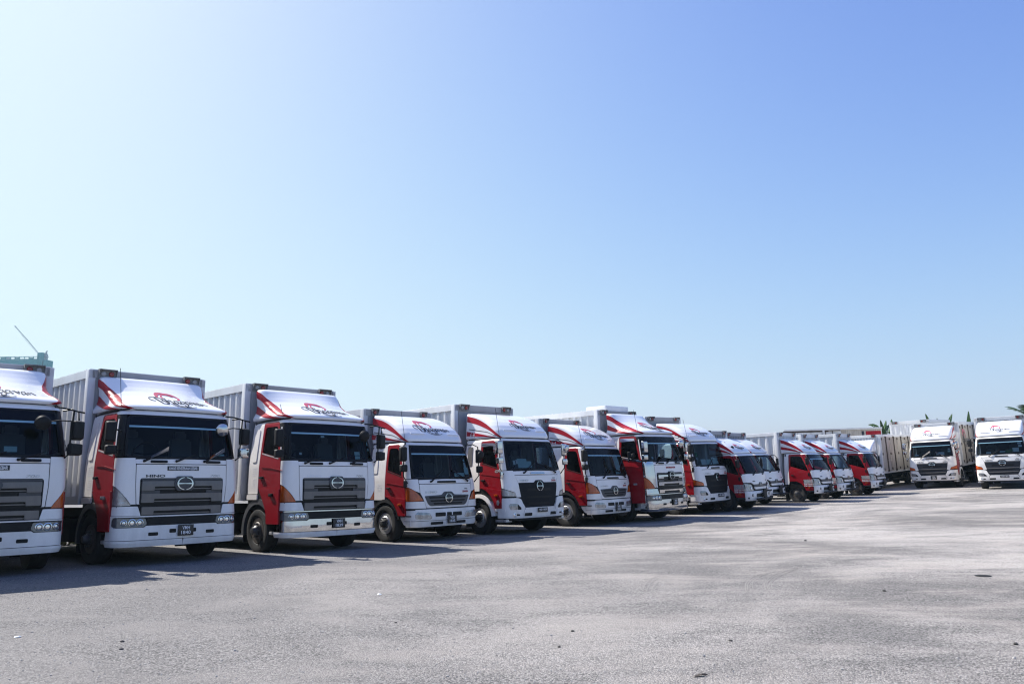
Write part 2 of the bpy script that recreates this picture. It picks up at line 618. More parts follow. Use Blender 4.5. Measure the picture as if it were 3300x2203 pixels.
CACHE = {}
class Truck:
    """Builds one truck; trucks of one variant share their mesh data."""
    def __init__(self, variant, prof, loc, yaw):
        self.v = variant
        self.prof = prof
        self.k = 0
        self.root = empty('box_truck', loc, yaw)
    def me(self, make, key=None):
        k = (self.v, key if key is not None else self.k)
        if key is None:
            self.k += 1
        if k not in CACHE:
            CACHE[k] = make()
        return CACHE[k]
    def add(self, name, make, m, parent=None, loc=None, rot=None, key=None):
        return obj(name, self.me(make, key), M[m] if isinstance(m, str) else m, parent or self.root, loc, rot)
    def fp(self, name, loops, m, off=0.012, th=0.03, parent=None, prof=None, step=0.09, flipy=False, key=None):
        """Panel on the front, outline in (y, z)."""
        pr = prof or self.prof
        def mk():
            lps = loops if isinstance(loops[0], list) else [loops]
            if flipy:
                lps = [[(-a, b) for a, b in reversed(lp)] for lp in lps]
            return mapped(name, [tess(lps)], lambda u, w, o: pr.front(u, w, o), off, th, step)
        return self.add(name, mk, m, parent, key=key)
    def wp(self, name, loops, s, m, off=0.012, th=0.03, parent=None, prof=None, step=0.07, corner=False, key=None):
        """Panel on side s (+1 = the truck's left), outline in (x, z); corner=True: x counted from the corner start."""
        pr = prof or self.prof
        def mk():
            lps = loops if isinstance(loops[0], list) else [loops]
            f = (lambda u, w, o: pr.wrap(u + pr.xs(w), w, s, o)) if corner else (lambda u, w, o: pr.wrap(u, w, s, o))
            return mapped(name, [tess(lps)], f, off, th, step, flip=(s > 0))
        return self.add(name, mk, m, parent, key=key)
    def decal(self, name, shapes, fn, m, parent=None, off=0.006, step=0.06, flip=False, key=None):
        return self.add(name, lambda: mapped(name, shapes, fn, off, 0.004, step, flip), m, parent, key=key)

def emblem_shapes(cx, cz, a, b):
    """Oval badge with a crossbar joining two crescents."""
    out = []
    for s in (-1, 1):
        o, i = [], []
        for k in range(13):
            t = R(-82 + 164 * k / 12)
            o.append((cx + s * a * math.cos(t), cz + b * math.sin(t)))
            kk = 0.80 + 0.12 * abs(math.sin(t)) ** 1.3
            i.append((cx + s * a * kk * math.cos(t), cz + b * (0.80 + 0.10 * abs(math.sin(t))) * math.sin(t)))
        lp = o + i[::-1]
        out.append(tess([lp if s > 0 else lp[::-1]]))
    h = b * 0.075
    out.append(tess([[(cx - a * .82, cz - h * 1.3), (cx, cz - h * .7), (cx + a * .82, cz - h * 1.3), (cx + a * .82, cz + h * 1.3), (cx, cz + h * .7), (cx - a * .82, cz + h * 1.3)]]))
    return out

# ---------------------------------------------------------------- parts common to all trucks
def wheel(T, x, y, rad, s, style, wid=0.28):
    """s: +1 left, -1 right.  style: 'dark', 'silver', 'white'"""
    key = ('wheel', round(rad, 3), style, s)
    R_ = rad
    rr = rad * 0.57
    rim_m = {'dark': 'rim_dark', 'silver': 'silver', 'white': 'silver'}[style]
    rim_prof = [(rr, s * 0.02), (rr * 0.99, s * -0.015), (rr * 0.90, s * -0.05), (rr * 0.80, s * -0.02), (rr * 0.62, s * 0.035), (rr * 0.50, s * 0.045), (rr * 0.32, s * 0.045), (rr * 0.0001, s * 0.045)]
    rim = T.add('wheel', lambda: lathe_me('wheel', rim_prof, 'y', 28), rim_m, loc=(x, y, R_), key=key + ('rim',))
    ty = [(rr, s * -0.0), (rr * 1.08, s * 0.025), (R_ * 0.80, s * 0.045), (R_ * 0.93, s * 0.035), (R_ * 0.985, s * 0.005), (R_, s * -0.04), (R_, s * -0.13), (R_ * .985, s * -0.13), (R_ * .985, s * -0.15), (R_, s * -0.15), (R_, s * -(wid - 0.05)),
          (R_ * 0.97, s * -(wid - 0.01)), (R_ * 0.8, s * -wid), (rr, s * -wid)]
    T.add('tyre', lambda: lathe_me('tyre', ty, 'y', 40), 'rubber', rim, key=key + ('tyre',))
    def hub():
        bm = bmesh.new()
        add_lathe(bm, [(rr * 0.40, s * 0.03), (rr * 0.40, s * 0.075), (rr * 0.30, s * 0.10), (rr * 0.24, s * 0.16), (rr * 0.0001, s * 0.165)], 'y', 16)
        for k in range(10):
            t = 2 * math.pi * k / 10
            add_lathe(bm, [(rr * 0.05, s * 0.03), (rr * 0.05, s * 0.085), (rr * .0001, s * 0.09)], 'y', 6, (rr * 0.52 * math.cos(t), 0, rr * 0.52 * math.sin(t)))
        return finish(bm, 'hub')
    T.add('hub', hub, 'dgrey' if style != 'white' else 'rubber', rim, key=key + ('hub',))
    def holes():
        bm = bmesh.new()
        for k in range(8):
            t = 2 * math.pi * (k + .5) / 8
            c = Vector((rr * 0.74 * math.cos(t), s * 0.004, rr * 0.74 * math.sin(t)))
            vs = []
            for q in range(10):
                a = 2 * math.pi * q / 10
                dr = rr * 0.10 * math.cos(a)
                vs.append(bm.verts.new((c.x + rr * (0.085 * math.cos(a)), s * (0.012 - 0.30 * (math.cos(a) * math.cos(t) + math.sin(a) * math.sin(t)) * 0.085 * rr * 1.0) , c.z + rr * 0.085 * math.sin(a))))
            bm.faces.new(vs)
        return finish(bm, 'hole', smooth=False)
    T.add('hand_hole', holes, 'black', rim, key=key + ('hole',))['kind'] = 'stuff'
    return rim

def chassis(T, L, zc, hw, xw, rad, rear_x, style):
    """Frame, tanks, guards, axles and rear wheels."""
    def fr():
        bm = bmesh.new()
        for s in (-1, 1):
            add_box(bm, (-0.4 - (L) / 2, s * 0.42, zc - 0.20), (L + 0.6, 0.08, 0.26))
        for x in (-0.6, -2.4, -4.2, -L + 0.5):
            add_box(bm, (x, 0, zc - 0.2), (0.12, 0.8, 0.2))
        add_box(bm, (xw, 0, rad), (0.14, 2 * hw - 0.5, 0.14))
        add_box(bm, (rear_x, 0, rad), (0.3, 2 * hw - 0.6, 0.3))
        return finish(bm, 'chassis', smooth=False)
    T.add('chassis', fr, 'steel', key='chassis')
    T.add('added_shade_panel', lambda: box_me('added_shade_panel', (-.35 - L * .45, 0, rad * .92), (L * .9, 2 * hw - .75, .05)), 'steel', key='shade_block')  # panel added to block light, so the ground underneath stays dark
    for s in (-1, 1):
        T.add('fuel_tank', lambda: box_me('fuel_tank', (-3.3, s * (hw - 0.42), 0.62), (1.1, 0.5, 0.5), 0.08), 'steel', key=('tank', s))
        T.add('side_guard', lambda: tube_me('side_guard', [[(-4.0, s * (hw - .08), z), (rear_x + 0.75, s * (hw - .08), z)] for z in (0.5, 0.75)], 0.035), 'steel', key=('guard', s))
        wheel(T, rear_x, s * (hw - 0.04), rad, s, 'dark', 0.55)
        T.add('mudflap', lambda: box_me('mudflap', (xw - rad - 0.14, s * (hw - 0.24), rad + 0.02), (0.015, 0.42, 0.62)), 'black', key=('flap', s))

def corr_fn(pitch, x_start, depth, land=0.30, slope=0.12):
    def f(x):
        t = ((x_start - x) / pitch) % 1.0
        if t < land:
            return 0.0
        if t < land + slope:
            return -depth * (t - land) / slope
        if t < 1 - slope:
            return -depth
        return -depth * (1 - t) / slope
    return f

def corr_sheet(name, u0, u1, z0, z1, f, place, pitch, zseg=1):
    """Folded sheet between u0 and u1: place(u, depth, z) -> Vector."""
    bm = bmesh.new()
    us = []
    n = int((u1 - u0) / pitch * 25)
    us = [u0 + (u1 - u0) * i / n for i in range(n + 1)]
    # keep only the fold lines
    keep = [us[0]]
    for a, b, c in zip(us, us[1:], us[2:]):
        if abs((f(b) - f(a)) - (f(c) - f(b))) > 1e-4:
            keep.append(b)
    keep.append(us[-1])
    col = []
    for u in keep:
        col.append([bm.verts.new(place(u, f(u), z0 + (z1 - z0) * k / zseg)) for k in range(zseg + 1)])
    for a, b in zip(col, col[1:]):
        for k in range(zseg):
            bm.faces.new((a[k], b[k], b[k + 1], a[k + 1]))
    # end lips
    return finish(bm, name, smooth=False, recalc=False)

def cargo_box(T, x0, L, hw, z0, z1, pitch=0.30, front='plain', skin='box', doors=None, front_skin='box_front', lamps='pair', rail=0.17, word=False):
    """x0: front wall (negative).  doors: side (+1 / -1) with side doors."""
    B = T.add('cargo_box', lambda: box_me('cargo_box', (x0 - L / 2, 0, z0 + 0.06), (L - .02, 2 * hw - 0.12, 0.10)), skin, key='box_floor')
    x1 = x0 - L
    f = corr_fn(pitch, x0 - 0.14, 0.06, 0.24)
    zb, zt = z0 + rail * 0.95, z1 - rail
    for s in (-1, 1):
        if doors == s:
            g = corr_fn(0.115, x0 - 0.08, 0.022, 0.25, 0.15)
            n = max(2, int(round((L - 0.3) / 0.92)))
            wdt = (L - 0.28) / n
            for i in range(n):
                a = x0 - 0.14 - i * wdt - 0.012
                b = a - wdt + 0.024
                def door(a=a, b=b):
                    bm = bmesh.new()
                    add_box(bm, ((a + b) / 2, s * (hw - 0.03), (zb + zt) / 2), (a - b, 0.03, zt - zb))
                    bm2 = corr_sheet('t', b + 0.07, a - 0.07, zb + 0.08, zt - 0.08, g, lambda u, d, z: Vector((u, s * (hw + 0.012 + d), z)), 0.115)
                    bm.from_mesh(bm2)
                    bpy.data.meshes.remove(bm2)
                    for xx in (a - 0.035, b + 0.035):
                        add_box(bm, (xx, s * (hw - 0.003), (zb + zt) / 2), (0.065, 0.03, zt - zb))
                    for zz in (zb + 0.04, zt - 0.04):
                        add_box(bm, ((a + b) / 2, s * (hw - 0.002), zz), (a - b - 0.13, 0.03, 0.075))
                    return finish(bm, 'side_door', smooth=False)
                d = T.add('side_door', door, 'box_dirty', B, key=('sd', s, i))
                def iron(a=a, b=b, i=i):
                    bm = bmesh.new()
                    hx = a - 0.012 if i % 2 == 0 else b + 0.012
                    for k in range(3):
                        add_box(bm, (hx, s * (hw + 0.025), zb + 0.12 + (zt - zb - 0.24) * k / 2), (0.07, 0.035, 0.13))
                    lx = b + 0.05 if i % 2 == 0 else a - 0.05
                    add_tube(bm, [(lx, s * (hw + 0.03), zb + 0.03), (lx, s * (hw + 0.03), zt - 0.02)], 0.014, 5)
                    for zz in (zb + 0.02, zt - 0.03):
                        add_box(bm, (lx, s * (hw + 0.028), zz), (0.09, 0.05, 0.12))
                    add_box(bm, (lx + (0.06 if i % 2 else -0.06), s * (hw + 0.04), zb + 0.34 * (zt - zb)), (0.16, 0.03, 0.035))
                    return finish(bm, 'door_lock', smooth=False)
                T.add('door_lock', iron, 'rust', B, key=('lk', s, i))
        else:
            w = T.add('side_wall', lambda: corr_sheet('side_wall', x1 + 0.1, x0 - 0.14, zb, zt, f, lambda u, d, z: Vector((u, s * (hw - 0.02 + d), z)), pitch), skin, B, key=('sw', s))
            if word and s < 0:
                dk, rd = script_word(3.0, 0.46)
                def fn(u, v, o):
                    x = u + x0 - 2.15
                    return Vector((x, s * (hw - 0.02 + f(x) + o), v + z0 + 1.15))
                T.decal('lettering', dk, fn, 'logo_dark', B, 0.004, (0.02, 0.2), key='boxword')
    for s in (-1, 1):
        T.add('roof_rail', lambda: box_me('roof_rail', ((x0 + x1) / 2, s * (hw - 0.035), z1 - rail / 2), (L, 0.07, rail)), skin, B, key=('rr', s))
        T.add('floor_rail', lambda: box_me('floor_rail', ((x0 + x1) / 2, s * (hw - 0.035), z0 + rail / 2 - 0.003), (L, 0.07, rail)), skin, B, key=('fr', s))
    for q, x in ((0, x0 - 0.04), (1, x1 + 0.04)):
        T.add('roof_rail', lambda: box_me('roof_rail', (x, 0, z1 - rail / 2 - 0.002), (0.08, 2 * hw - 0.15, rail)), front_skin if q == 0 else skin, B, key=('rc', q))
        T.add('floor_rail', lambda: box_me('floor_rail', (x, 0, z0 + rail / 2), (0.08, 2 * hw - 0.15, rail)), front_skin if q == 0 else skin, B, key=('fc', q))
    for s in (-1, 1):
        for x in (x0, x1):
            d = -1 if x == x0 else 1
            T.add('corner_post', lambda: box_me('corner_post', (x + d * 0.075, s * (hw - 0.07), (z0 + z1) / 2), (0.15, 0.146, z1 - z0 - 0.01), 0.02), skin, B, key=('post', s, d))
    if doors == 1 and word:
        dk, rd = script_word(2.5, 0.42)
        sfn = lambda u, v, o: Vector((x0 - 1.55 - u, hw + 0.036 + o, z0 + 1.35 + v))
        T.decal('lettering', dk, sfn, 'logo_dark', B, 0.004, None, flip=True, key='sideword')
        T.decal('swoosh', rd, sfn, 'logo_red', B, 0.003, None, flip=True, key='sideswoosh')
    T.add('roof_sheet', lambda: box_me('roof_sheet', ((x0 + x1) / 2, 0, z1 + 0.004), (L - 0.06, 2 * hw - 0.06, 0.03), 0.01), skin, B, key='boxroof')
    if front == 'plain':
        def fw():
            bm = bmesh.new()
            add_box(bm, (x0 - 0.03, 0, (z0 + z1) / 2), (0.03, 2 * hw - 0.29, z1 - z0 - 2 * rail - .01))
            for k in range(4):
                y = (-0.75 + 0.5 * k) * hw
                add_box(bm, (x0 - 0.012, y, (z0 + z1) / 2), (0.02, 0.30, z1 - z0 - 2 * rail - 0.12))
            return finish(bm, 'front_wall', smooth=False)
    else:
        fp_ = corr_fn(0.32 if front == 'wide' else 0.16, hw - 0.16, 0.04)
        def fw():
            return corr_sheet('front_wall', -hw + 0.14, hw - 0.14, zb, zt, fp_, lambda u, d, z: Vector((x0 - 0.012 + d, u, z)), 0.32 if front == 'wide' else 0.16)
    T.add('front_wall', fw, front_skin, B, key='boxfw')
    T.add('rear_door', lambda: box_me('rear_door', (x1 + 0.03, 0, (z0 + z1) / 2), (0.03, 2 * hw - 0.29, z1 - z0 - 2 * rail - .01)), skin, B, key='boxrd')
    for s in (-1, 1):
        yc = s * (hw - 0.36)
        def housing():
            bm = bmesh.new()
            wd = 0.18 if lamps == 'pair' else 0.11
            add_box(bm, (x0 + 0.012, yc, z1 - 0.075), (0.03, 2 * wd, 0.16))
            add_box(bm, (x0 + 0.05, yc, z1 + 0.012), (0.12, 2 * wd, 0.018))
            for q in (-1, 1):
                vs = [bm.verts.new(p) for p in ((x0 + 0.11, yc + q * wd, z1 + 0.02), (x0 + 0.025, yc + q * wd, z1 - 0.155), (x0 + 0.025, yc + q * wd, z1 + 0.02))]
                bm.faces.new(vs)
            return finish(bm, 'marker_light', smooth=False)
        h = T.add('marker_light', housing, 'lamp_box', B, key=('ml', s))
        for q in ((-1, 1) if lamps == 'pair' else (0,)):
            T.add('lens', lambda: lathe_me('lens', [(0.056, x0 + 0.026), (0.056, x0 + 0.045), (0.042, x0 + 0.062), (.0001, x0 + 0.068)], 'x', 14, (0, yc + q * 0.08, z1 - 0.075)),
                  'lamp_red' if q * s < 0 or q == 0 else 'lamp_white', B, key=('mll', s, q))
    if lamps == 'pair':
        def studs():
            bm = bmesh.new()
            for k in range(int(L / 0.45)):
                for s in (-1, 1):
                    add_box(bm, (x0 - 0.3 - k * 0.45, s * (hw - 0.05), z1 + 0.022), (0.05, 0.03, 0.02))
            return finish(bm, 'roof_rivet', smooth=False)
        T.add('roof_rivet', studs, skin, B, key='studs')['kind'] = 'stuff'
    return B

def deflector(T, rows, xr, stripes, word_c, word_w, word_h, skin='gel', badge=None, striped=True, worded=True, creases=(), run=1.0):
    pr = Prof(rows, xr)
    D = T.add('roof_deflector', lambda: pr.shell('roof_deflector', rows[0][0], rows[-1][0], cap0=True, nz=16), skin, key='defl')
    if striped:
        for i, (top, bot) in enumerate(stripes):
            for s in (-1, 1):
                def mk(top=top, bot=bot, s=s):
                    a = catmull(top, 6)
                    b = catmull(bot, 6)
                    lp = a + b[::-1]
                    def on(u, w, o):
                        xs = pr.xs(w)
                        return pr.wrap(u if u < xs else xs + (u - xs) * run, w, s, o)
                    return mapped('stripe', [tess([lp])], on, 0.005, 0.004, (0.05, 0.05), flip=(s > 0))
                T.add('stripe', mk, 'stripe', D, key=('stripe', i, s))
    if worded:
        dk, rd = script_word(word_w, word_h)
        fn = lambda u, v, o: pr.front(u + word_c[0], v + word_c[1], 0) + Vector((o, 0, o))
        T.decal('lettering', dk, fn, 'logo_dark', D, 0.008, 0.06, key='word')
        T.decal('swoosh', rd, fn, 'logo_red', D, 0.006, 0.06, key='swoosh')
    if badge:
        for s in (-1, 1):
            def mkb(s=s):
                return mapped('badge', emblem_shapes(badge[0], badge[1], 0.085, 0.085), lambda u, w, o: pr.wrap(u, w, s, o), 0.008, 0.006, None, flip=(s > 0))
            T.add('badge', mkb, 'gel', D, key=('badge', s))
    for i, pts in enumerate(creases):
        T.add('moulded_rib', lambda: mapped('moulded_rib', [tess([rnd(pts, 0.03)])], lambda u, w, o: pr.front(u, w, 0) + Vector((o, 0, o * .6)), 0.022, 0.03, 0.06), skin, D, key=('crease', i))
    return D, pr

def mirror_arm_head(T, name_head, c, s, w, h, m, arm_pts, d=0.14, yaw=0.0, key=None):
    """Box-shaped mirror head on a bent arm."""
    if isinstance(arm_pts[0][0], (int, float)):
        arm_pts = [arm_pts]
    A = T.add('mirror_arm', lambda: tube_me('mirror_arm', arm_pts, 0.017, 6), 'trim', key=('arm', key))
    def hd():
        bm = bmesh.new()
        add_box(bm, (0, 0, 0), (d, w, h))
        bmesh.ops.bevel(bm, geom=bm.edges[:], offset=min(w, h, d) * 0.3, segments=3, affect='EDGES', profile=0.6)
        for v in bm.verts:
            if v.co.x > 0:
                v.co.y *= 0.86
                v.co.z *= 0.92
        return finish(bm, name_head)
    return T.add(name_head, hd, m, A, loc=c, rot=(0, 0, yaw), key=('head', key))

def round_mirror(T, c, rad, m, arm_pts, rot, key):
    if isinstance(arm_pts[0][0], (int, float)):
        arm_pts = [arm_pts]
    A = T.add('mirror_arm', lambda: tube_me('mirror_arm', arm_pts, 0.012, 5), 'trim', key=('rarm', key))
    return T.add('round_mirror', lambda: lathe_me('round_mirror', [(rad * 0.98, -0.03), (rad, -0.01), (rad * 0.85, 0.03), (rad * 0.45, 0.06), (.0001, 0.068)], 'x', 20), m, A, loc=c, rot=rot, key=('rm', key))

def wiper(T, y, z, L, ang, m='black', prof=None, guard=False, key=None):
    pr = prof or T.prof
    p0 = pr.front(y, z, 0.05)
    y2, z2 = y + L * math.cos(ang), z + L * math.sin(ang)
    pm = pr.front(y + .55 * L * math.cos(ang), z + .55 * L * math.sin(ang), 0.04)
    p2 = pr.front(y2, z2, 0.03)
    def mk():
        bm = bmesh.new()
        add_tube(bm, [p0 + Vector((-.03, 0, 0)), p0, pm, p2], [0.03, 0.022, 0.012, 0.009], 6)
        return finish(bm, 'wiper', angle=60)
    W = T.add('wiper', mk, m, key=('wip', key))
    if guard:
        def gd():
            bm = bmesh.new()
            a = pr.front(y + 0.2 * L * math.cos(ang), z + 0.2 * L * math.sin(ang), 0.075)
            b = pr.front(y + L * 1.0 * math.cos(ang), z + L * 1.0 * math.sin(ang), 0.06)
            n = Vector((0.12, 0, 0.055)) 
            d = (b - a)
            q = [a, b, b + Vector((.03, -.012, .085)), a + d * .06 + Vector((.03, -.02, .045))]
            vs = [bm.verts.new(v) for v in q]
            vs2 = [bm.verts.new(v + Vector((-0.008, 0, -0.002))) for v in q]
            bm.faces.new(vs)
            bm.faces.new(vs2[::-1])
            for i in range(4):
                bm.faces.new((vs[i], vs2[i], vs2[(i + 1) % 4], vs[(i + 1) % 4]))
            return finish(bm, 'wiper_wing', smooth=False)
        T.add('wiper_wing', gd, 'chrome', W, key=('wing', key))

def number_plate(T, y, z, lines, prof, two_row=True, off=0.045):
    if two_row:
        w, h = 0.155, 0.105
    else:
        w, h = 0.20, 0.062
    pr = prof
    x = pr.front(y, z, off).x
    P = obj('number_plate', box_me('number_plate', (0, 0, 0), (0.02, 2 * w, 2 * h), 0.006), M['plate'], T.root, (x, y, z))
    fn = lambda u, v, o: Vector((0.011 + o, u, v))
    sh = []
    if two_row:
        sh.append(shift(text2d(lines[0], 0.066, 0.15, 0.012), 0, 0.045))
        sh.append(shift(text2d(lines[1], 0.066, 0.19, 0.012), 0, -0.045))
    else:
        sh.append(text2d(' '.join(lines), 0.066, 0.33, 0.012))
    obj('lettering', mapped('lettering', sh, fn, 0.003, 0.002, None), M['plate_txt'], P)
    return P

def interior(T, xr, zf, zb, zt, hw, wheel_r=0.24):
    """Seats, dashboard, rear wall and steering wheel seen through the glass."""
    T.add('cab_interior', lambda: box_me('cab_interior', (xr + 0.06, 0, (zb + zt) / 2), (0.05, 2 * hw - 0.1, zt - zb + 0.1)), 'interior', key='rearwall')
    for y in (-0.52, 0.52):
        def seat():
            bm = bmesh.new()
            add_box(bm, (xr + 0.42, y, zb - 0.05), (0.16, 0.5, 1.0), Matrix.Rotation(-0.15, 4, 'Y'))
            add_box(bm, (xr + 0.36, y, zb + 0.52), (0.10, 0.28, 0.20))
            bmesh.ops.bevel(bm, geom=bm.edges[:], offset=0.04, segments=2, affect='EDGES')
            return finish(bm, 'seat')
        T.add('seat', seat, 'seat', key=('seat', y))
    def dash():
        bm = bmesh.new()
        x = T.prof.front(0, zb).x
        add_box(bm, (x - 0.42, 0, zb - 0.05), (0.5, 2 * hw - 0.24, 0.16))
        bmesh.ops.bevel(bm, geom=bm.edges[:], offset=0.04, segments=2, affect='EDGES')
        return finish(bm, 'dashboard')
    T.add('dashboard', dash, 'interior', key='dash')
    def sw():
        bm = bmesh.new()
        x = T.prof.front(0, zb).x - 0.62
        pts = []
        for k in range(18):
            a = 2 * math.pi * k / 18
            pts.append((x + wheel_r * 0.5 * math.sin(a), -0.52 + wheel_r * math.cos(a), zb + 0.10 + wheel_r * 0.86 * math.sin(a)))
        add_tube(bm, pts, 0.016, 6, closed=True)
        add_tube(bm, [(x, -0.52 - wheel_r, zb + 0.1), (x + 0.05, -0.52, zb + 0.07), (x, -0.52 + wheel_r, zb + 0.1)], 0.014, 5)
        return finish(bm, 'steering_wheel', angle=60)
    T.add('steering_wheel', sw, 'trim', key='swheel')

def windscreen(T, zb, zt, yb, yt, band=0.0, edge=True, r=0.08, bow=0.03, stickers=()):
    pr = T.prof
    lp = [(-yb, zb)] + [(-yb + 2 * yb * k / 8, zb - bow * math.sin(math.pi * k / 8)) for k in range(1, 8)] + [(yb, zb), (yt, zt), (0, zt + 0.02), (-yt, zt)]
    rad = [r] + [0] * 7 + [r, r, 0, r]
    W = T.fp('windscreen', rnd(lp, rad), 'glass', 0.004, 0.0, key='ws')
    inner = [(a * 0.962, zb + 0.04 + (b - zb) * (zt - zb - 0.07) / (zt - zb)) for a, b in rnd(lp, rad)]
    T.fp('seal', [rnd(lp, rad), inner[::-1]], 'trim', 0.009, 0.03, W, key='seal')
    if band:
        zq = zt - band
        k = (zq - zb) / (zt - zb)
        yq = (yb + (yt - yb) * k) * 0.965
        T.fp('sun_film', rnd([(-yq, zq), (yq, zq), (yt * 0.96, zt - 0.01), (0, zt + 0.01), (-yt * 0.96, zt - 0.01)], [0, 0, .05, 0, .05]), 'band', 0.0065, 0.0, W, key='film')
        if edge:
            T.fp('film_edge', [(-yq, zq - 0.036), (yq, zq - 0.036), (yq, zq), (-yq, zq)], 'band_edge', 0.0065, 0.0, W, key='fedge')
    for i, (y, z, w, h, m) in enumerate(stickers):
        o = obj('sticker', mapped('sticker', [tess([[(y - w / 2, z - h / 2), (y + w / 2, z - h / 2 + .004), (y + w / 2, z + h / 2), (y - w / 2, z + h / 2)]])], lambda u, v, q: pr.front(u, v, q), -0.006, 0.0, 0.08), M[m], W)
    return W

def sign_block(T, fn, w, h, lines, flip, parent, key, text0=None):
    """Black sticker: one line of lettering above rows of print too small to read."""
    S = T.add('company_sign', lambda: mapped('company_sign', [tess([rect(-w / 2, w / 2, -h / 2, h / 2)])], fn, 0.006, 0.004, None, flip), 'plate', parent, key=('sgn', key))
    sh = []
    lh = h / lines
    for i in range(lines):
        z = h / 2 - lh * (i + 0.5)
        if i == 0 and text0:
            sh.append(shift(text2d(text0, lh * 0.62, w * 0.92, 0.02), 0, z))
        else:
            random.seed(i * 13 + lines)
            x = -w * (0.46 - 0.06 * random.random())
            while x < w * 0.42:
                l = w * random.uniform(0.03, 0.10)
                sh.append(tess([rect(x, min(x + l, w * .46), z - lh * .24, z + lh * .24)]))
                x += l + w * 0.02
    T.add('lettering', lambda: mapped('lettering', sh, fn, 0.009, 0.003, None, flip), 'plate_txt', parent, key=('sgt', key))

def arc_pts(cx, cz, r, a0, a1, n=8):
    return [(cx + r * math.cos(R(a0 + (a1 - a0) * k / n)), cz + r * math.sin(R(a0 + (a1 - a0) * k / n))) for k in range(n + 1)]

def wheel_arch(T, cx, r0, r1, hw, s, m, a0=0, a1=180, dep=0.5, key=None):
    def mk():
        bm = bmesh.new()
        n = 14
        rows = []
        for k in range(n + 1):
            a = R(a0 + (a1 - a0) * k / n)
            c, q = math.cos(a), math.sin(a)
            rows.append([bm.verts.new((cx + r * c, s * y, T.wr + r * q)) for r, y in ((r0, hw - dep), (r0, hw + 0.01), (r1, hw), (r1, hw - dep))])
        for a, b in zip(rows, rows[1:]):
            for k in range(4):
                bm.faces.new((a[k], a[(k + 1) % 4], b[(k + 1) % 4], b[k]))
        bm.faces.new(rows[0])
        bm.faces.new(rows[-1])
        return finish(bm, 'wheel_arch', angle=40)
    return T.add('wheel_arch', mk, m, key=('arch', s, key))

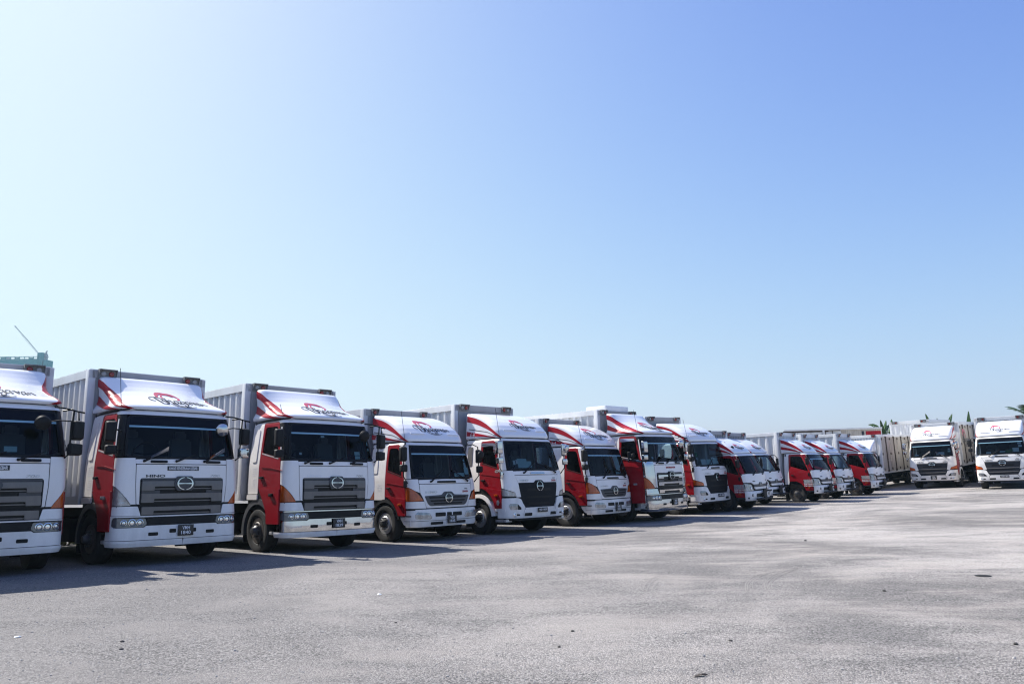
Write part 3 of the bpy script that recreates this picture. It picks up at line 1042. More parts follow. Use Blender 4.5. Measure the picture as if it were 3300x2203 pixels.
# ---------------------------------------------------------------- heavy truck (tall cab, wide bar grille)
def heavy(loc, yaw, xb, zbt, plate, chrome=False, white_bumper=True, lamp='orange', sign=True, wings=(), mirrors='black', visor=False, stickers=(), L=7.6, word=True, acc=False, variant=''):
    pr = Prof([(0.9, 0.0, 1.225, 0.20, .06), (1.5, 0.0, 1.225, 0.22, .06), (1.9, -0.03, 1.22, 0.22, .06), (2.04, -0.06, 1.21, 0.22, .06), (2.45, -0.17, 1.17, 0.21, .06),
               (2.87, -0.29, 1.12, 0.2, .06), (2.93, -0.33, 1.10, 0.2, .06), (2.97, -0.39, 1.07, 0.2, .06), (3.0, -0.50, 1.0, 0.2, .06)], -1.75)
    key = 'heavy|%s|%s|%s|%s|%s|%s|%.2f|%.2f|%s' % (chrome, white_bumper, lamp, sign, wings, mirrors, xb, zbt, variant)
    T = Truck(key, pr, loc, yaw)
    T.wr = 0.49
    body = 'white'
    T.add('cab_shell', lambda: pr.shell('cab_shell', 0.92, 2.02, 0.006), 'trim', key='shell')
    T.add('roof_panel', lambda: pr.shell('roof_panel', 2.875, 3.0, -0.004), body, key='roof')
    interior(T, -1.75, 0.9, 2.04, 2.9, 1.17)
    # lower sides (skirt behind the wheel arch and door sill)
    for s in (-1, 1):
        E = lambda Y, z: pr.e(Y, z) + pr.xs(z)
        # quarter panel
        T.wp('quarter_panel', [rnd([(-1.745, 1.30), (-1.30, 1.30), (-1.285, 2.2), (-1.285, 2.92), (-1.70, 2.90), (-1.745, 2.84)], 0.03)], s, body, 0.008, 0.05, key=('q', s))
        T.wp('moulded_panel', [rect(-1.62, -1.42, 2.02, 2.78, .05)], s, body, 0.022, 0.03, key=('q2', s))
        T.wp('corner_block', [rect(-1.75, -1.29, 1.17, 1.285, .02)], s, body, 0.03, 0.05, key=('q3', s))
        door = [(pr.xs(.95) - .03, 0.93), (pr.xs(1.5) - .03, 1.5), (pr.xs(2.04) - .03, 2.04), (pr.xs(2.45) - .03, 2.45), (pr.xs(2.86) - .06, 2.88), (pr.xs(2.86) - .14, 2.915), (-1.24, 2.915), (-1.265, 2.88), (-1.265, 1.44), (-1.12, 1.25), (-0.97, 1.08), (-0.87, 0.93)]
        win = rnd([(pr.xs(2.1) - .10, 2.08), (pr.xs(2.8) - .10, 2.80), (-1.19, 2.81), (-1.20, 2.22)], [.05, .10, .08, .06])
        D = T.wp('door', [door, win[::-1]], s, 'red', 0.012, 0.05, key=('door', s))
        T.wp('door_skirt', [rnd([(pr.xs(1.0) - .035, 0.64), (pr.xs(1.4) - .035, 1.40), (-1.20, 1.40), (-1.02, 1.17), (-0.90, 0.99), (-0.84, .86), (-0.82, 0.64)], .02)], s, 'red', 0.04, 0.06, D, key=('dl', s))
        T.wp('window', [win], s, 'glass_dark' if s < 0 else 'glass', -0.008, 0.0, D, key=('win', s))
        T.wp('window_seal', [[(pr.xs(2.1) - .10, 2.055), (pr.xs(2.1) - .10, 2.08), (-1.20, 2.22), (-1.20, 2.195)]], s, 'silver', 0.018, 0.01, D, key=('wseal', s))
        T.wp('pillar_trim', [[(pr.xs(2.05) - .028, 2.04), (pr.xs(2.05) + .20, 2.04), (pr.xs(2.86) + .2, 2.87), (pr.xs(2.86) - .05, 2.87)]], s, 'trim', 0.006, 0.05, key=('pil', s))
        T.wp('pillar_strip', [[(pr.xs(2.2) + .0, 2.1), (pr.xs(2.2) + .03, 2.1), (pr.xs(2.7) + .03, 2.78), (pr.xs(2.7) + .0, 2.78)]], s, body, 0.014, 0.02, key=('pst', s))
        T.add('door_handle', lambda: box_me('door_handle', (-1.12, s * 1.255, 1.66), (0.16, 0.05, 0.05), 0.015), 'black', D, key=('dh', s))
        T.add('side_lamp', lambda: box_me('side_lamp', (-0.62, s * 1.285, 1.27), (0.14, 0.05, 0.07), 0.02), 'lens' if chrome or lamp != 'orange' else 'trim', D, key=('sl', s))
        T.wp('door_crease', [[(-0.25, 1.80), (-0.25, 1.79), (-0.75, 1.86), (-1.15, 1.885), (-1.15, 1.892), (-.75, 1.88)]], s, 'red', 0.024, 0.02, D, key=('dc', s))
        if visor:
            T.wp('window_visor', [rnd([(pr.xs(2.8) - .08, 2.66), (pr.xs(2.8) - .1, 2.82), (-1.22, 2.84), (-1.22, 2.72), (-0.62, 2.74)], .04)], s, 'chrome', 0.05, 0.045, D, key=('vis', s))
            T.wp('waist_trim', [[(pr.xs(2.0) - .04, 2.00), (pr.xs(2.0) - .04, 2.05), (-1.20, 2.19), (-1.20, 2.13)]], s, 'chrome', 0.03, 0.03, D, key=('wst', s))
        # corner panel and corner lamp
        cm = 'chrome' if chrome else body
        cp = [(pr.xs(1.5) - .022, 1.47), (E(.93, 1.13) - .0, 1.13), (E(.93, 1.9), 1.90), (E(.95, 2.02), 2.02), (pr.xs(2.0) - .022, 2.02)]
        cl_top = [(E(1.02, 1.20) * 1.0, 1.16)]
        cpo = [(pr.xs(1.9) - .022, 2.015), (pr.xs(1.5) - .022, 1.50)] + [(pr.xs(1.4) + t, 1.50 - 0.36 * (t / (pr.e(.985, 1.3))) ** 1.5) for t in [pr.e(.985, 1.3) * k / 5 for k in (1, 2, 3, 4, 5)]] + [(E(.90, 1.14), 1.14), (E(.93, 1.9), 1.895), (E(.94, 2.0), 2.015)]
        T.wp('corner_panel', cpo, s, cm, 0.012, 0.05, key=('cp', s))
        lamp_lp = [(pr.xs(1.4) - .022, 1.115)] + [(E(.985, 1.12), 1.115)] + [(pr.xs(1.4) + t, 1.485 - 0.36 * (t / (pr.e(.985, 1.3))) ** 1.5) for t in [pr.e(.985, 1.3) * k / 5 for k in (4, 3, 2, 1)]] + [(pr.xs(1.4) - .022, 1.485)]
        T.wp('corner_lamp', lamp_lp, s, 'orange' if lamp == 'orange' or s > 0 else 'lens', 0.006, 0.05, key=('clamp', s))
    # front
    T.fp('cowl_panel', rnd([(-.925, 1.905), (.925, 1.905), (.93, 1.99), (0, 2.0), (-.93, 1.99)], [.02, .02, .02, 0, .02]), body, 0.006, 0.04, key='cowl')
    grl = rnd([(-.84, 1.14), (.84, 1.14), (.845, 1.60), (.82, 1.63), (-.82, 1.63), (-.845, 1.60)], .02)
    T.fp('front_panel', [rnd([(-.885, 1.14), (.885, 1.14), (.915, 1.5), (.915, 1.89), (-.915, 1.89), (-.915, 1.5)], .015), grl[::-1]], body, 0.014, 0.05, key='fpan')
    gm = 'chrome' if chrome else 'grille_grey'
    G = T.fp('grille', rnd([(-.84, .92), (.84, .92), (.84, 1.62), (-.84, 1.62)], .03), 'trim', 0.004, 0.03, key='grille')
    def bar(z0, z1, zm, hw_, inn):
        return rnd([(-hw_, z0), (-inn, z0), (-inn, zm), (inn, zm), (inn, z0), (hw_, z0), (hw_, z1), (-hw_, z1)], .018, 3)
    for i, b in enumerate(((1.395, 1.575, 1.47, .815, .58), (1.165, 1.335, 1.235, .815, .58), (.935, 1.085, 1.01, .80, .58)) if not chrome else ((1.43, 1.555, 1.485, .79, .50), (1.20, 1.315, 1.255, .79, .50), (.955, 1.06, 1.015, .78, .50))):
        T.fp('grille_bar', bar(*b), gm, 0.045, 0.045, G, key=('gb', i))
    for i, z in enumerate((1.415, 1.18, .945)):
        T.fp('grille_slat', rect(-.58, .58, z, z + .018), gm if not chrome else 'dgrey', 0.02, 0.02, G, key=('gs', i))
    for i, s in enumerate((-1, 1)):
        T.fp('grille_cheek', rect(s * .64 - .17, s * .64 + .17, 1.335, 1.395), 'dgrey', 0.02, 0.02, G, key=('gc', i))
    T.fp('grille_rim', rect(-.82, .82, 1.585, 1.615, .01), 'dgrey', 0.02, 0.02, G, key='grim')
    hexa = rnd([(-.22, 1.52), (-.15, 1.385), (.15, 1.385), (.22, 1.52), (.15, 1.665), (-.15, 1.665)], .03)
    H = T.fp('emblem_base', hexa, 'trim' if chrome else 'dgrey', 0.06, 0.06, G, key='hex')
    T.decal('emblem', emblem_shapes(0, 1.522, .165, .125), lambda u, v, o: pr.front(u, v, o), 'chrome', G, 0.078, 0.2, key='emb')
    if chrome:
        pass
    else:
        T.decal('lettering', [shift(text2d('HINO', .052, .36, 0.03), -.56, 1.672)], lambda u, v, o: pr.front(u, v, o), 'dgrey' if sign else 'gel', None, 0.022, 0.2, key='maker')
        T.decal('lettering', [shift(text2d('700', .052, .22, 0.0, 0.2), .66, 1.672)], lambda u, v, o: pr.front(u, v, o), 'silver', None, 0.022, 0.2, key='series')
    if chrome:
        T.decal('lettering', [shift(text2d('AWAS KENDERAAN LEBAR', .062, .62, 0.02), .05, 1.80)], lambda u, v, o: pr.front(u, v, o), 'stripe', None, 0.02, 0.2, key='warnred')
    if sign:
        W = T.fp('warning_sign', rect(-.34, .30, 1.775, 1.862), 'plate', 0.018, 0.006, key='warn')
        T.decal('lettering', [shift(text2d('AWAS KENDERAAN LEBAR', .060, .585, 0.012), -.02, 1.8185)], lambda u, v, o: pr.front(u, v, o), 'plate_txt', W, 0.022, 0.2, key='warntxt')
    for i, y in enumerate((-.50, .62)):
        Hd = T.fp('grab_handle', rnd([(y - .16, 1.925), (y + .16, 1.925), (y + .16, 1.975), (y - .16, 1.975)], .02), 'black', 0.03, 0.03, key=('gh', i))
    # pads above the bumper
    bp = Prof([(.356, .05, 1.20, .26, .08), (.42, .065, 1.225, .26, .08), (.6, .065, 1.225, .26, .08), (.92, .05, 1.225, .26, .08), (1.12, .015, 1.215, .24, .07)], -0.42)
    eb = lambda Y, z: bp.e(Y, z) + bp.xs(z)
    T.add('bumper_core', lambda: bp.shell('bumper_core', .40, 1.1, 0.03), 'trim', key='bcore')
    bm_ = 'chrome' if (chrome or not white_bumper) else 'white_low'
    for s in (-1, 1):
        T.wp('bumper_pad', rnd([(bp.xs(1) - .05, .93), (eb(.80, 1), .925), (eb(.86, 1.1), 1.10), (bp.xs(1.1) - .0, 1.10), (bp.xs(1) - .03, 1.02)], .02), s, 'chrome' if chrome else 'white_low', 0.012, 0.05, prof=bp, key=('pad', s))
    NB = 1.5
    def bump_loop(z0, z1, e0):
        return z0, z1
    # bumper: two wrap halves cut at the centre line
    for s in (-1, 1):
        ec = eb(0.0, .6)
        lamp_w = [(bp.xs(.8) + .06, .73), (eb(.80, .8), .73), (eb(.72, .8), .74), (eb(.72, .8), .87), (eb(.80, .8), .885), (bp.xs(.8) + .06, .885)]
        T.wp('bumper', [[(bp.xs(.5) - .22, .475), (eb(.002, .5), .475), (eb(.002, .7), .735), (eb(.70, .7), .735), (eb(.74, .72), .705), (bp.xs(.7) + .10, .705), (bp.xs(.8) + .02, .74), (bp.xs(.8) + .02, .86), (bp.xs(.86) + .05, .898), (eb(.002, .9), .898), (eb(.002, .9), .92), (bp.xs(.9) - .17, .92), (bp.xs(.7) - .20, .7)]], s, bm_, 0.014, 0.05, prof=bp, key=('bump', s))
        T.wp('bumper_lip', rnd([(bp.xs(.4) - .22, .352), (eb(.002, .4), .352), (eb(.002, .4), .465), (bp.xs(.4) - .22, .465)], [.02, 0, 0, .01]), s, 'chrome' if chrome else 'white_low', 0.026, 0.05, prof=bp, key=('lip', s))
        L_ = T.wp('headlight', rnd([(bp.xs(.8) + .03, .74), (bp.xs(.8) + .11, .712), (eb(.76, .72), .712), (eb(.69, .75), .76), (eb(.72, .85), .875), (bp.xs(.8) + .07, .888), (bp.xs(.8) + .03, .85)], .03), s, 'lens_dark', 0.008, 0.03, prof=bp, key=('hl', s))
        for i, Y in enumerate((1.085, .955, .82)):
            c = bp.wrap(eb(Y, .8), .797, s, 0.012)
            n = (bp.wrap(eb(Y, .8), .797, s, 0.10) - c).normalized()
            rt = n.to_track_quat('X', 'Z').to_euler()
            rr = (.058, .072, .066)[i]
            T.add('lamp_ring', lambda: lathe_me('lamp_ring', [(rr, -.015), (rr, .012), (rr * .82, .016), (rr * .74, -.01), (rr * .5, -.012), (rr * .48, .006), (.0001, .010)], 'x', 18), 'lamp_ring', L_, c, rt, key=('lr', s, i))
        T.wp('bumper_slot', rnd([(eb(.66, .6), .545), (eb(.48, .6), .545), (eb(.48, .6), .61), (eb(.66, .6), .61)], .02), s, 'trim', 0.017, 0.02, prof=bp, key=('slot', s))
        T.wp('bumper_slot', rnd([(eb(.27, .6), .585), (eb(.14, .6), .585), (eb(.14, .6), .66), (eb(.27, .6), .66)], .02), s, 'trim', 0.017, 0.02, prof=bp, key=('slot2', s))
        T.add('step', lambda: box_me('step', (-0.55, s * 1.08, 0.44), (0.42, 0.26, 0.07), 0.015), 'silver', key=('st', s))
        T.add('step_panel', lambda: box_me('step_panel', (-0.52, s * 1.10, 0.57), (0.36, 0.05, 0.19), 0.01), 'silver' if chrome else 'grille_grey', key=('stp', s))
        wheel_arch(T, -1.275, .58, .70, 1.235, s, 'dgrey', 15, 190, .45, key='f')
        wheel(T, -1.275, s * 1.19, 0.49, s, 'silver' if acc else 'dark')
    T.fp('lamp_band', rect(-.70, .70, .74, .893), 'trim', 0.004, 0.03, prof=bp, key='lband')
    if plate:
        number_plate(T, .04, .625, plate, bp)
    # glass
    windscreen(T, 2.03, 2.855, 1.12, 1.03, 0.20, True, .09, .03, stickers)
    for i, (y, a) in enumerate(((-.78, .42), (-.16, .42), (.42, .42))):
        wiper(T, y, 1.96, .50 if i in wings else .42, a if i in wings else .33, guard=(i in wings), key=i)
    # roof deflector
    rows = [(2.975, -.40, 1.10, .26, .05), (2.99, -.33, 1.14, .28, .05), (3.03, -.31, 1.15, .28, .05), (3.07, -.34, 1.145, .28, .06), (3.13, -.44, 1.11, .25, .13), (3.21, -.62, 1.07, .22, .22), (3.31, -.85, 1.055, .2, .26),
            (3.43, -1.09, 1.06, .18, .23), (3.55, -1.31, 1.08, .15, .15), (3.66, -1.48, 1.09, .13, .09), (3.72, -1.56, 1.08, .12, .06), (3.755, -1.62, 1.05, .12, .05), (3.77, -1.70, .98, .12, .05)]
    dxr = -1.80
    up = ([(-1.80, 3.72), (-1.60, 3.64), (-1.39, 3.50), (-1.08, 3.33), (-.66, 3.15), (-.20, 2.985)], [(-1.80, 3.55), (-1.61, 3.47), (-1.40, 3.34), (-1.12, 3.195), (-.76, 3.075), (-.34, 2.985)])
    lo = ([(-1.80, 3.36), (-1.47, 3.22), (-1.15, 3.11), (-.84, 3.035), (-.54, 2.985)], [(-1.80, 3.18), (-1.45, 3.09), (-1.16, 3.025), (-.90, 2.985)])
    D, dp = deflector(T, rows, dxr, (up, lo), (.13, 3.155), 1.18, .15, run=.92)
    for s in (-1, 1):
        T.add('roof_gutter', lambda: tube_me('roof_gutter', [[(-1.70, s * 1.10, 2.93), (-1.30, s * 1.115, 2.955), (-.7, s * 1.12, 2.96), (-.36, s * 1.0, 2.975)]], .016, 5), 'trim', key=('gut', s))
    T.add('roof_seam', lambda: tube_me('roof_seam', [[dp.front(-1.05 + 2.1 * k / 10, 2.975, .01) for k in range(11)]], .011, 5), 'trim', key='rseam')
    T.add('antenna', lambda: tube_me('antenna', [[(-.52, -1.10, 2.96), (-.52, -1.10, 3.02), (-.62, -1.13, 3.8 if white_bumper else 3.3)]], .006, 5), 'trim', key='ant')
    # mirrors
    mm = 'black' if mirrors == 'black' else 'chrome'
    mirror_arm_head(T, 'mirror', (-.06, -1.44, 2.50), -1, .20, .40, mm, [(-.25, -1.17, 2.52), (-.10, -1.30, 2.54), (-.07, -1.40, 2.52)], yaw=-.25, key='m1')
    mirror_arm_head(T, 'mirror', (-.10, -1.40, 2.16), -1, .22, .18, mm, [(-.20, -1.19, 2.16), (-.12, -1.32, 2.16)], yaw=-.25, key='m2')
    arm = [(-.30, .98, 2.93), (-.14, 1.10, 2.90), (-.08, 1.32, 2.84), (-.09, 1.34, 2.68)]
    mirror_arm_head(T, 'mirror', (-.10, 1.33, 2.50), 1, .23, .36, mm, [arm, [(-.24, 1.10, 2.86), (-.10, 1.22, 2.88)], [(-.06, 1.24, 2.84), (-.06, 1.20, 2.06), (-.14, 1.16, 2.0)], [(-.06, 1.22, 2.5), (-.10, 1.30, 2.5)], [(-.08, 1.32, 2.84), (-.06, 1.42, 2.82)]], yaw=.3, key='m3')
    mirror_arm_head(T, 'mirror', (-.08, 1.31, 2.15), 1, .25, .22, 'chrome' if (mirrors != 'black' or 2 in wings) else 'black', [(-.06, 1.20, 2.2), (-.08, 1.30, 2.18)], yaw=.3, key='m4')
    round_mirror(T, (.08, .72, 2.60), .135, 'chrome' if (mirrors != 'black' or 2 in wings) else 'black', [(-.06, 1.22, 2.66), (.02, .98, 2.66), (.05, .74, 2.60)], (0, .25, -.15), 'rm')
    if sign or not chrome:
        qfn = lambda u, v, o: pr.wrap(u - 1.46, v + 1.80, -1, o)
        sign_block(T, qfn, .24, .20, 5, False, None, 'qs')
        qf2 = lambda u, v, o: pr.wrap(u - 1.45, v + 1.54, -1, o)
        sign_block(T, qf2, .20, .22, 5, False, None, 'qs2')
    chassis(T, -xb + L - 1.0, 1.12, 1.25, -1.275, .49, xb - L + 1.9, 'dark')
    cargo_box(T, xb, L, 1.27, 1.15, zbt, pitch=.30, word=word)
    if acc:
        T.add('air_conditioner', lambda: box_me('air_conditioner', (xb - .55, .15, zbt + .12), (.9, 1.5, .2), .07), 'gel', key='acu')
    return T.root

# ---------------------------------------------------------------- medium trucks
def medium(loc, yaw, xb, zbt, plate, new=False, lamp='orange', bars=False, mirrors='black', visor=False, stickers=(), film=True, edge=True, L=6.4, striped=True, lamps='pair', box_front='plain', skin='box', doors=None,
           wings=(), wstyle='white', two_row=True, front_skin='box_front', sign=True, round_m=True, fairing=True, variant=''):
    if new:
        pr = Prof([(.95, 0, 1.20, .2, .06), (1.3, 0, 1.20, .21, .06), (1.64, -.04, 1.19, .22, .06), (1.8, -.08, 1.18, .22, .06), (2.2, -.19, 1.14, .21, .06), (2.63, -.33, 1.08, .2, .06), (2.68, -.37, 1.06, .2, .06), (2.72, -.48, 1.0, .2, .06)], -1.86)
        zb, zt, zfl = 1.80, 2.62, 1.0
    else:
        pr = Prof([(.8, 0, 1.19, .2, .06), (1.1, 0, 1.19, .21, .06), (1.45, -.04, 1.185, .22, .06), (1.62, -.08, 1.18, .22, .06), (2.05, -.20, 1.14, .21, .06), (2.49, -.33, 1.08, .2, .06), (2.54, -.37, 1.06, .2, .06), (2.58, -.48, 1.0, .2, .06)], -1.80)
        zb, zt, zfl = 1.62, 2.48, .86
    key = 'medium|%s|%s|%s|%s|%s|%s|%s|%.2f|%.2f|%s|%s|%s' % (new, lamp, bars, mirrors, visor, film, edge, xb, zbt, striped, doors, variant)
    T = Truck(key, pr, loc, yaw)
    wx = -1.25 if new else -1.15
    T.wr = .48
    body = 'white'
    dz = zb - 1.62
    zr = zt + .10
    T.add('cab_shell', lambda: pr.shell('cab_shell', zfl - .05, zb - .02, 0.006), 'trim', key='shell')
    T.add('roof_panel', lambda: pr.shell('roof_panel', zt + .005, zr, -0.004), body, key='roof')
    interior(T, pr.xr, zfl, zb, zt, 1.12)
    E = lambda Y, z: pr.e(Y, z) + pr.xs(z)
    for s in (-1, 1):
        xd = -1.20 if new else -1.14
        T.wp('quarter_panel', [rnd([(pr.xr + .005, zfl + .22), (xd - .02, zfl + .22), (xd - .02, zt + .03), (pr.xr + .06, zt + .01), (pr.xr + .005, zt - .08)], .03)], s, body, 0.008, 0.05, key=('q', s))
        T.wp('moulded_panel', [rect(pr.xr + .10, pr.xr + .30, zb + .15, zt - .12, .05)], s, body if not new else 'grille_grey', 0.02, 0.03, key=('q2', s))
        zlow = .68 if not new else .74
        door = [(pr.xs(zfl) - .03, zlow), (pr.xs(1.1) - .03, 1.1), (pr.xs(zb) - .03, zb), (pr.xs(zb + .4) - .03, zb + .4), (pr.xs(zt) - .06, zt - .01), (pr.xs(zt) - .14, zt + .03), (xd + .03, zt + .03), (xd, zt), (xd, zfl + .30), (-.93, zfl + .26), (-.74, zfl + .12), (-.62, zfl - .06), (-.57, zlow)]
        wz = zb + .06
        win = rnd([(pr.xs(wz) - .10, wz), (pr.xs(zt) - .10, zt - .07), (xd + .07, zt - .06), (xd + .06, wz + .16)], [.05, .12, .08, .08])
        D = T.wp('door', [door, win[::-1]], s, 'red', 0.012, 0.05, key=('door', s))
        T.wp('door_skirt', [rnd([(pr.xs(1.0) - .034, zlow), (pr.xs(1.1) - .034, zfl + .24), (xd + .02, zfl + .33), (-.92, zfl + .24), (-.74, zfl + .10), (-.62, zfl - .07), (-.57, zlow)], .02)], s, 'red', 0.034, 0.06, D, key=('dl', s))
        T.wp('window', [win], s, 'glass_dark' if s < 0 else 'glass', -0.008, 0.0, D, key=('win', s))
        T.wp('window_seal', [[(pr.xs(wz) - .10, wz - .025), (pr.xs(wz) - .10, wz), (xd + .06, wz + .16), (xd + .06, wz + .135)]], s, 'trim', 0.018, 0.01, D, key=('wseal', s))
        if visor:
            T.wp('window_visor', [rnd([(pr.xs(zt - .3) - .06, zt - .40), (pr.xs(zt - .2) - .06, zt - .05), (xd + .04, zt - .03), (xd + .04, zt - .14), (-.66, zt - .13), (pr.xs(zt - .3) - .14, zt - .32)], .05)], s, 'chrome', 0.05, 0.045, D, key=('vis', s))
        T.wp('pillar_panel', [[(pr.xs(zb) - .02, zb - .01), (pr.xs(zb) + .19, zb - .01), (pr.xs(zt) + .19, zt + .0), (pr.xs(zt) - .05, zt + .0)]], s, body, 0.010, 0.05, key=('pil', s))
        T.add('door_handle', lambda: box_me('door_handle', (xd + .15, s * 1.225, zfl + .52), (0.15, 0.05, 0.045), 0.015), 'black', D, key=('dh', s))
        T.add('side_lamp', lambda: box_me('side_lamp', (-.50, s * 1.24, zfl + .10), (0.13, 0.05, 0.06), 0.02), 'orange', D, key=('sl', s))
        T.wp('door_crease', [[(-.28, zb - .20), (-.28, zb - .21), (-.75, zb - .15), (xd + .05, zb - .11), (xd + .05, zb - .10), (-.75, zb - .13)]], s, 'red', 0.022, 0.02, D, key=('dc', s))
        if new:
            # white corner panel, lamp wedge and arch
            seam = [(E(.90, 1.1), 1.13), (E(.98, 1.5), 1.5), (E(1.0, 1.79), 1.78)]
            T.wp('corner_panel', [(pr.xs(1.78) - .022, 1.775), (pr.xs(1.3) - .022, 1.30), (E(.93, 1.16), 1.17), (E(.875, 1.1), 1.04), (E(.72, 1.1), 1.04), (E(.80, 1.4), 1.42), (E(.90, 1.64), 1.64), (E(.93, 1.78), 1.775)], s, body, 0.012, 0.05, key=('cp', s))
            T.wp('corner_lamp', rnd([(pr.xs(1.2) - .022, 1.08), (E(.885, 1.08), 1.06), (E(.93, 1.15), 1.155), (pr.xs(1.3) - .022, 1.285)], [.01, .03, .02, .01]), s, 'orange' if lamp == 'orange' else 'lens', 0.016, 0.05, key=('cl', s))
            wheel_arch(T, wx, .56, .66, 1.235, s, 'white', 5, 185, .45, key='f')
            wheel_arch(T, wx, .52, .56, 1.22, s, 'black', 0, 185, .45, key='f2')
            T.add('sill_panel', lambda: box_me('sill_panel', (-.38, s * 1.15, .69), (.42, .12, .08), .015), body, key=('sill', s))
            T.add('step', lambda: box_me('step', (-.36, s * 1.10, .40), (.42, .24, .07), .02), 'silver', key=('st', s))
            T.add('step_panel', lambda: box_me('step_panel', (-.36, s * 1.11, .535), (.40, .06, .17), .01), 'silver', key=('stp', s))
        else:
            n = 6
            ew = pr.e(.84, 1.1)
            arc = [(pr.xs(1.2) + ew * k / n, 1.40 - 0.31 * (k / n) ** 1.7) for k in range(n + 1)]
            T.wp('corner_lamp', [(pr.xs(1.2) - .022, 1.04), (E(.82, 1.04), 1.045)] + [(x, z - .008) for x, z in arc[::-1]] + [(pr.xs(1.2) - .022, 1.385)], s, 'orange', 0.008, 0.05, key=('cl', s))
            T.wp('corner_panel', [(pr.xs(1.6) - .022, 1.595), (pr.xs(1.4) - .022, 1.405)] + arc[1:4] + [(E(.925, 1.25), 1.25), (E(.935, 1.46), 1.46), (E(.94, 1.6), 1.595)], s, body, 0.012, 0.05, key=('cp', s))
            T.wp('cheek_panel', rnd([(pr.xs(1.0) - .022, .86), (E(.735, .9), .855), (E(.80, 1.02), 1.03), (pr.xs(1.0) - .022, 1.028)], .012), s, body, 0.012, 0.05, key=('ck', s))
            wheel_arch(T, wx, .54, .62, 1.20, s, 'black', 10, 185, .45, key='f')
            T.add('sill_panel', lambda: box_me('sill_panel', (-.36, s * 1.13, .665), (.44, .12, .03), .01), 'dgrey', key=('sill', s))
            T.add('step_panel', lambda: mapped('step_panel', [tess([rnd([(-.58, .645), (-.42, .45), (-.16, .40), (-.16, .645)], .03)])], lambda u, v, o: Vector((u, s * (1.16 + o), v)), 0, .10, None, flip=s > 0), 'white_low', key=('stp', s))
        wheel(T, wx, s * 1.16, .48, s, wstyle)
    fr = lambda u, v, o: pr.front(u, v, o)
    if new:
        bp = Prof([(.44, .03, 1.17, .25, .08), (.50, .05, 1.19, .25, .08), (.8, .055, 1.20, .25, .08), (1.03, .03, 1.19, .24, .08)], -0.3)
        eb = lambda Y, z: bp.e(Y, z) + bp.xs(z)
        T.add('bumper_core', lambda: bp.shell('bumper_core', .40, 1.0, 0.035), 'trim', key='bcore')
        T.fp('cowl_panel', rnd([(-.91, 1.655), (.91, 1.655), (.925, 1.755), (0, 1.77), (-.925, 1.755)], [.02, .02, .02, 0, .02]), body, 0.006, 0.04, key='cowl')
        hump = [(.20, 1.435), (.13, 1.50), (-.13, 1.50), (-.20, 1.435)]
        T.fp('front_panel', rnd([(-.79, 1.435)] + hump[::-1] + [(.79, 1.435), (.895, 1.64), (-.895, 1.64)], [0, .03, .03, .03, .03, 0, .02, .02]), body, 0.012, 0.05, key='fpan')
        G = T.fp('grille', rnd([(-.60, .755), (.60, .755), (.69, .86), (.79, 1.42)] + hump + [(-.79, 1.42), (-.69, .86)], [.08, .08, .05, .02, .03, .03, .03, .03, .02, .05]), 'grille_navy' if bars else 'grille_black', 0.02, 0.05, key='grille')
        for i, (z, h, w) in enumerate(((1.20, .07, .50), (1.0, .05, .54), (.82, .05, .46))):
            T.fp('grille_slot', rnd([(-w, z), (w, z), (w - .03, z + h), (-w + .03, z + h)], .015), 'trim', 0.023, 0.01, G, key=('gs', i))
        if bars:
            for i, (z, w) in enumerate(((1.40, .77), (1.10, .72), (.905, .66))):
                T.fp('grille_bar', rnd([(-w, z - .012), (-.2, z - .03 if i else z - .012), (.2, z - .03 if i else z - .012), (w, z - .012), (w, z + .02), (-w, z + .02)], .01), 'grille_grey', 0.045, 0.03, G, key=('gb', i))
        T.decal('emblem', emblem_shapes(0, 1.335, .135 if not bars else .155, .135 if not bars else .12), fr, 'chrome', G, 0.055, 0.2, key='emb')
        T.decal('lettering', [shift(text2d('HINO', .055, .32, 0.03), -.58, 1.50)], fr, 'silver' if not bars else 'dgrey', None, 0.022, 0.2, key='maker')
        T.decal('lettering', [shift(text2d('500', .055, .20, 0.03), .66, 1.485)], fr, 'stripe' if not bars else 'dgrey', None, 0.022, 0.2, key='series')
        T.decal('lettering', [shift(text2d('SERIES', .022, .12, 0.02), .68, 1.555)], fr, 'dgrey', None, 0.022, 0.2, key='series2')
        T.fp('grab_handle', rnd([(-.30, 1.675), (.30, 1.675), (.28, 1.725), (-.28, 1.725)], .02), 'black' if not visor else 'chrome', 0.03, 0.03, key='gh')
        # bumper in three pieces
        T.fp('bumper', rnd([(-.70, .46), (.70, .46), (.665, .62), (.60, .745), (-.60, .745), (-.665, .62)], .02), 'white_low', 0.02, 0.06, prof=bp, key='bc')
        for s in (-1, 1):
            B = T.wp('bumper_corner', rnd([(bp.xs(.6) - .20, .47), (eb(.712, .5), .46), (eb(.68, .62), .62), (eb(.62, .75), .755), (eb(.70, .86), .87), (eb(.745, 1.), .99), (eb(.86, 1), 1.02), (bp.xs(1) - .10, 1.02), (bp.xs(1) - .15, .98)], [.03, 0, 0, .02, .03, .05, .02, .03, .02]), s, 'white_low', 0.02, 0.06, prof=bp, key=('bcn', s))
            T.wp('headlight', rnd([(eb(1.10, .8), .70), (eb(.80, .8), .70), (eb(.80, .8), .76), (eb(.90, .85), .86), (eb(1.10, .85), .875), (eb(1.13, .85), .82)], .02), s, 'lens', 0.024, 0.03, B, prof=bp, key=('hl', s))
            T.wp('lamp_surround', rnd([(eb(.895, .8), .70), (eb(.775, .8), .695), (eb(.775, .8), .75), (eb(.89, .85), .855)], .02), s, 'trim', 0.027, 0.03, B, prof=bp, key=('hls', s))
            c = bp.wrap(eb(.99, .55), .56, s, .02)
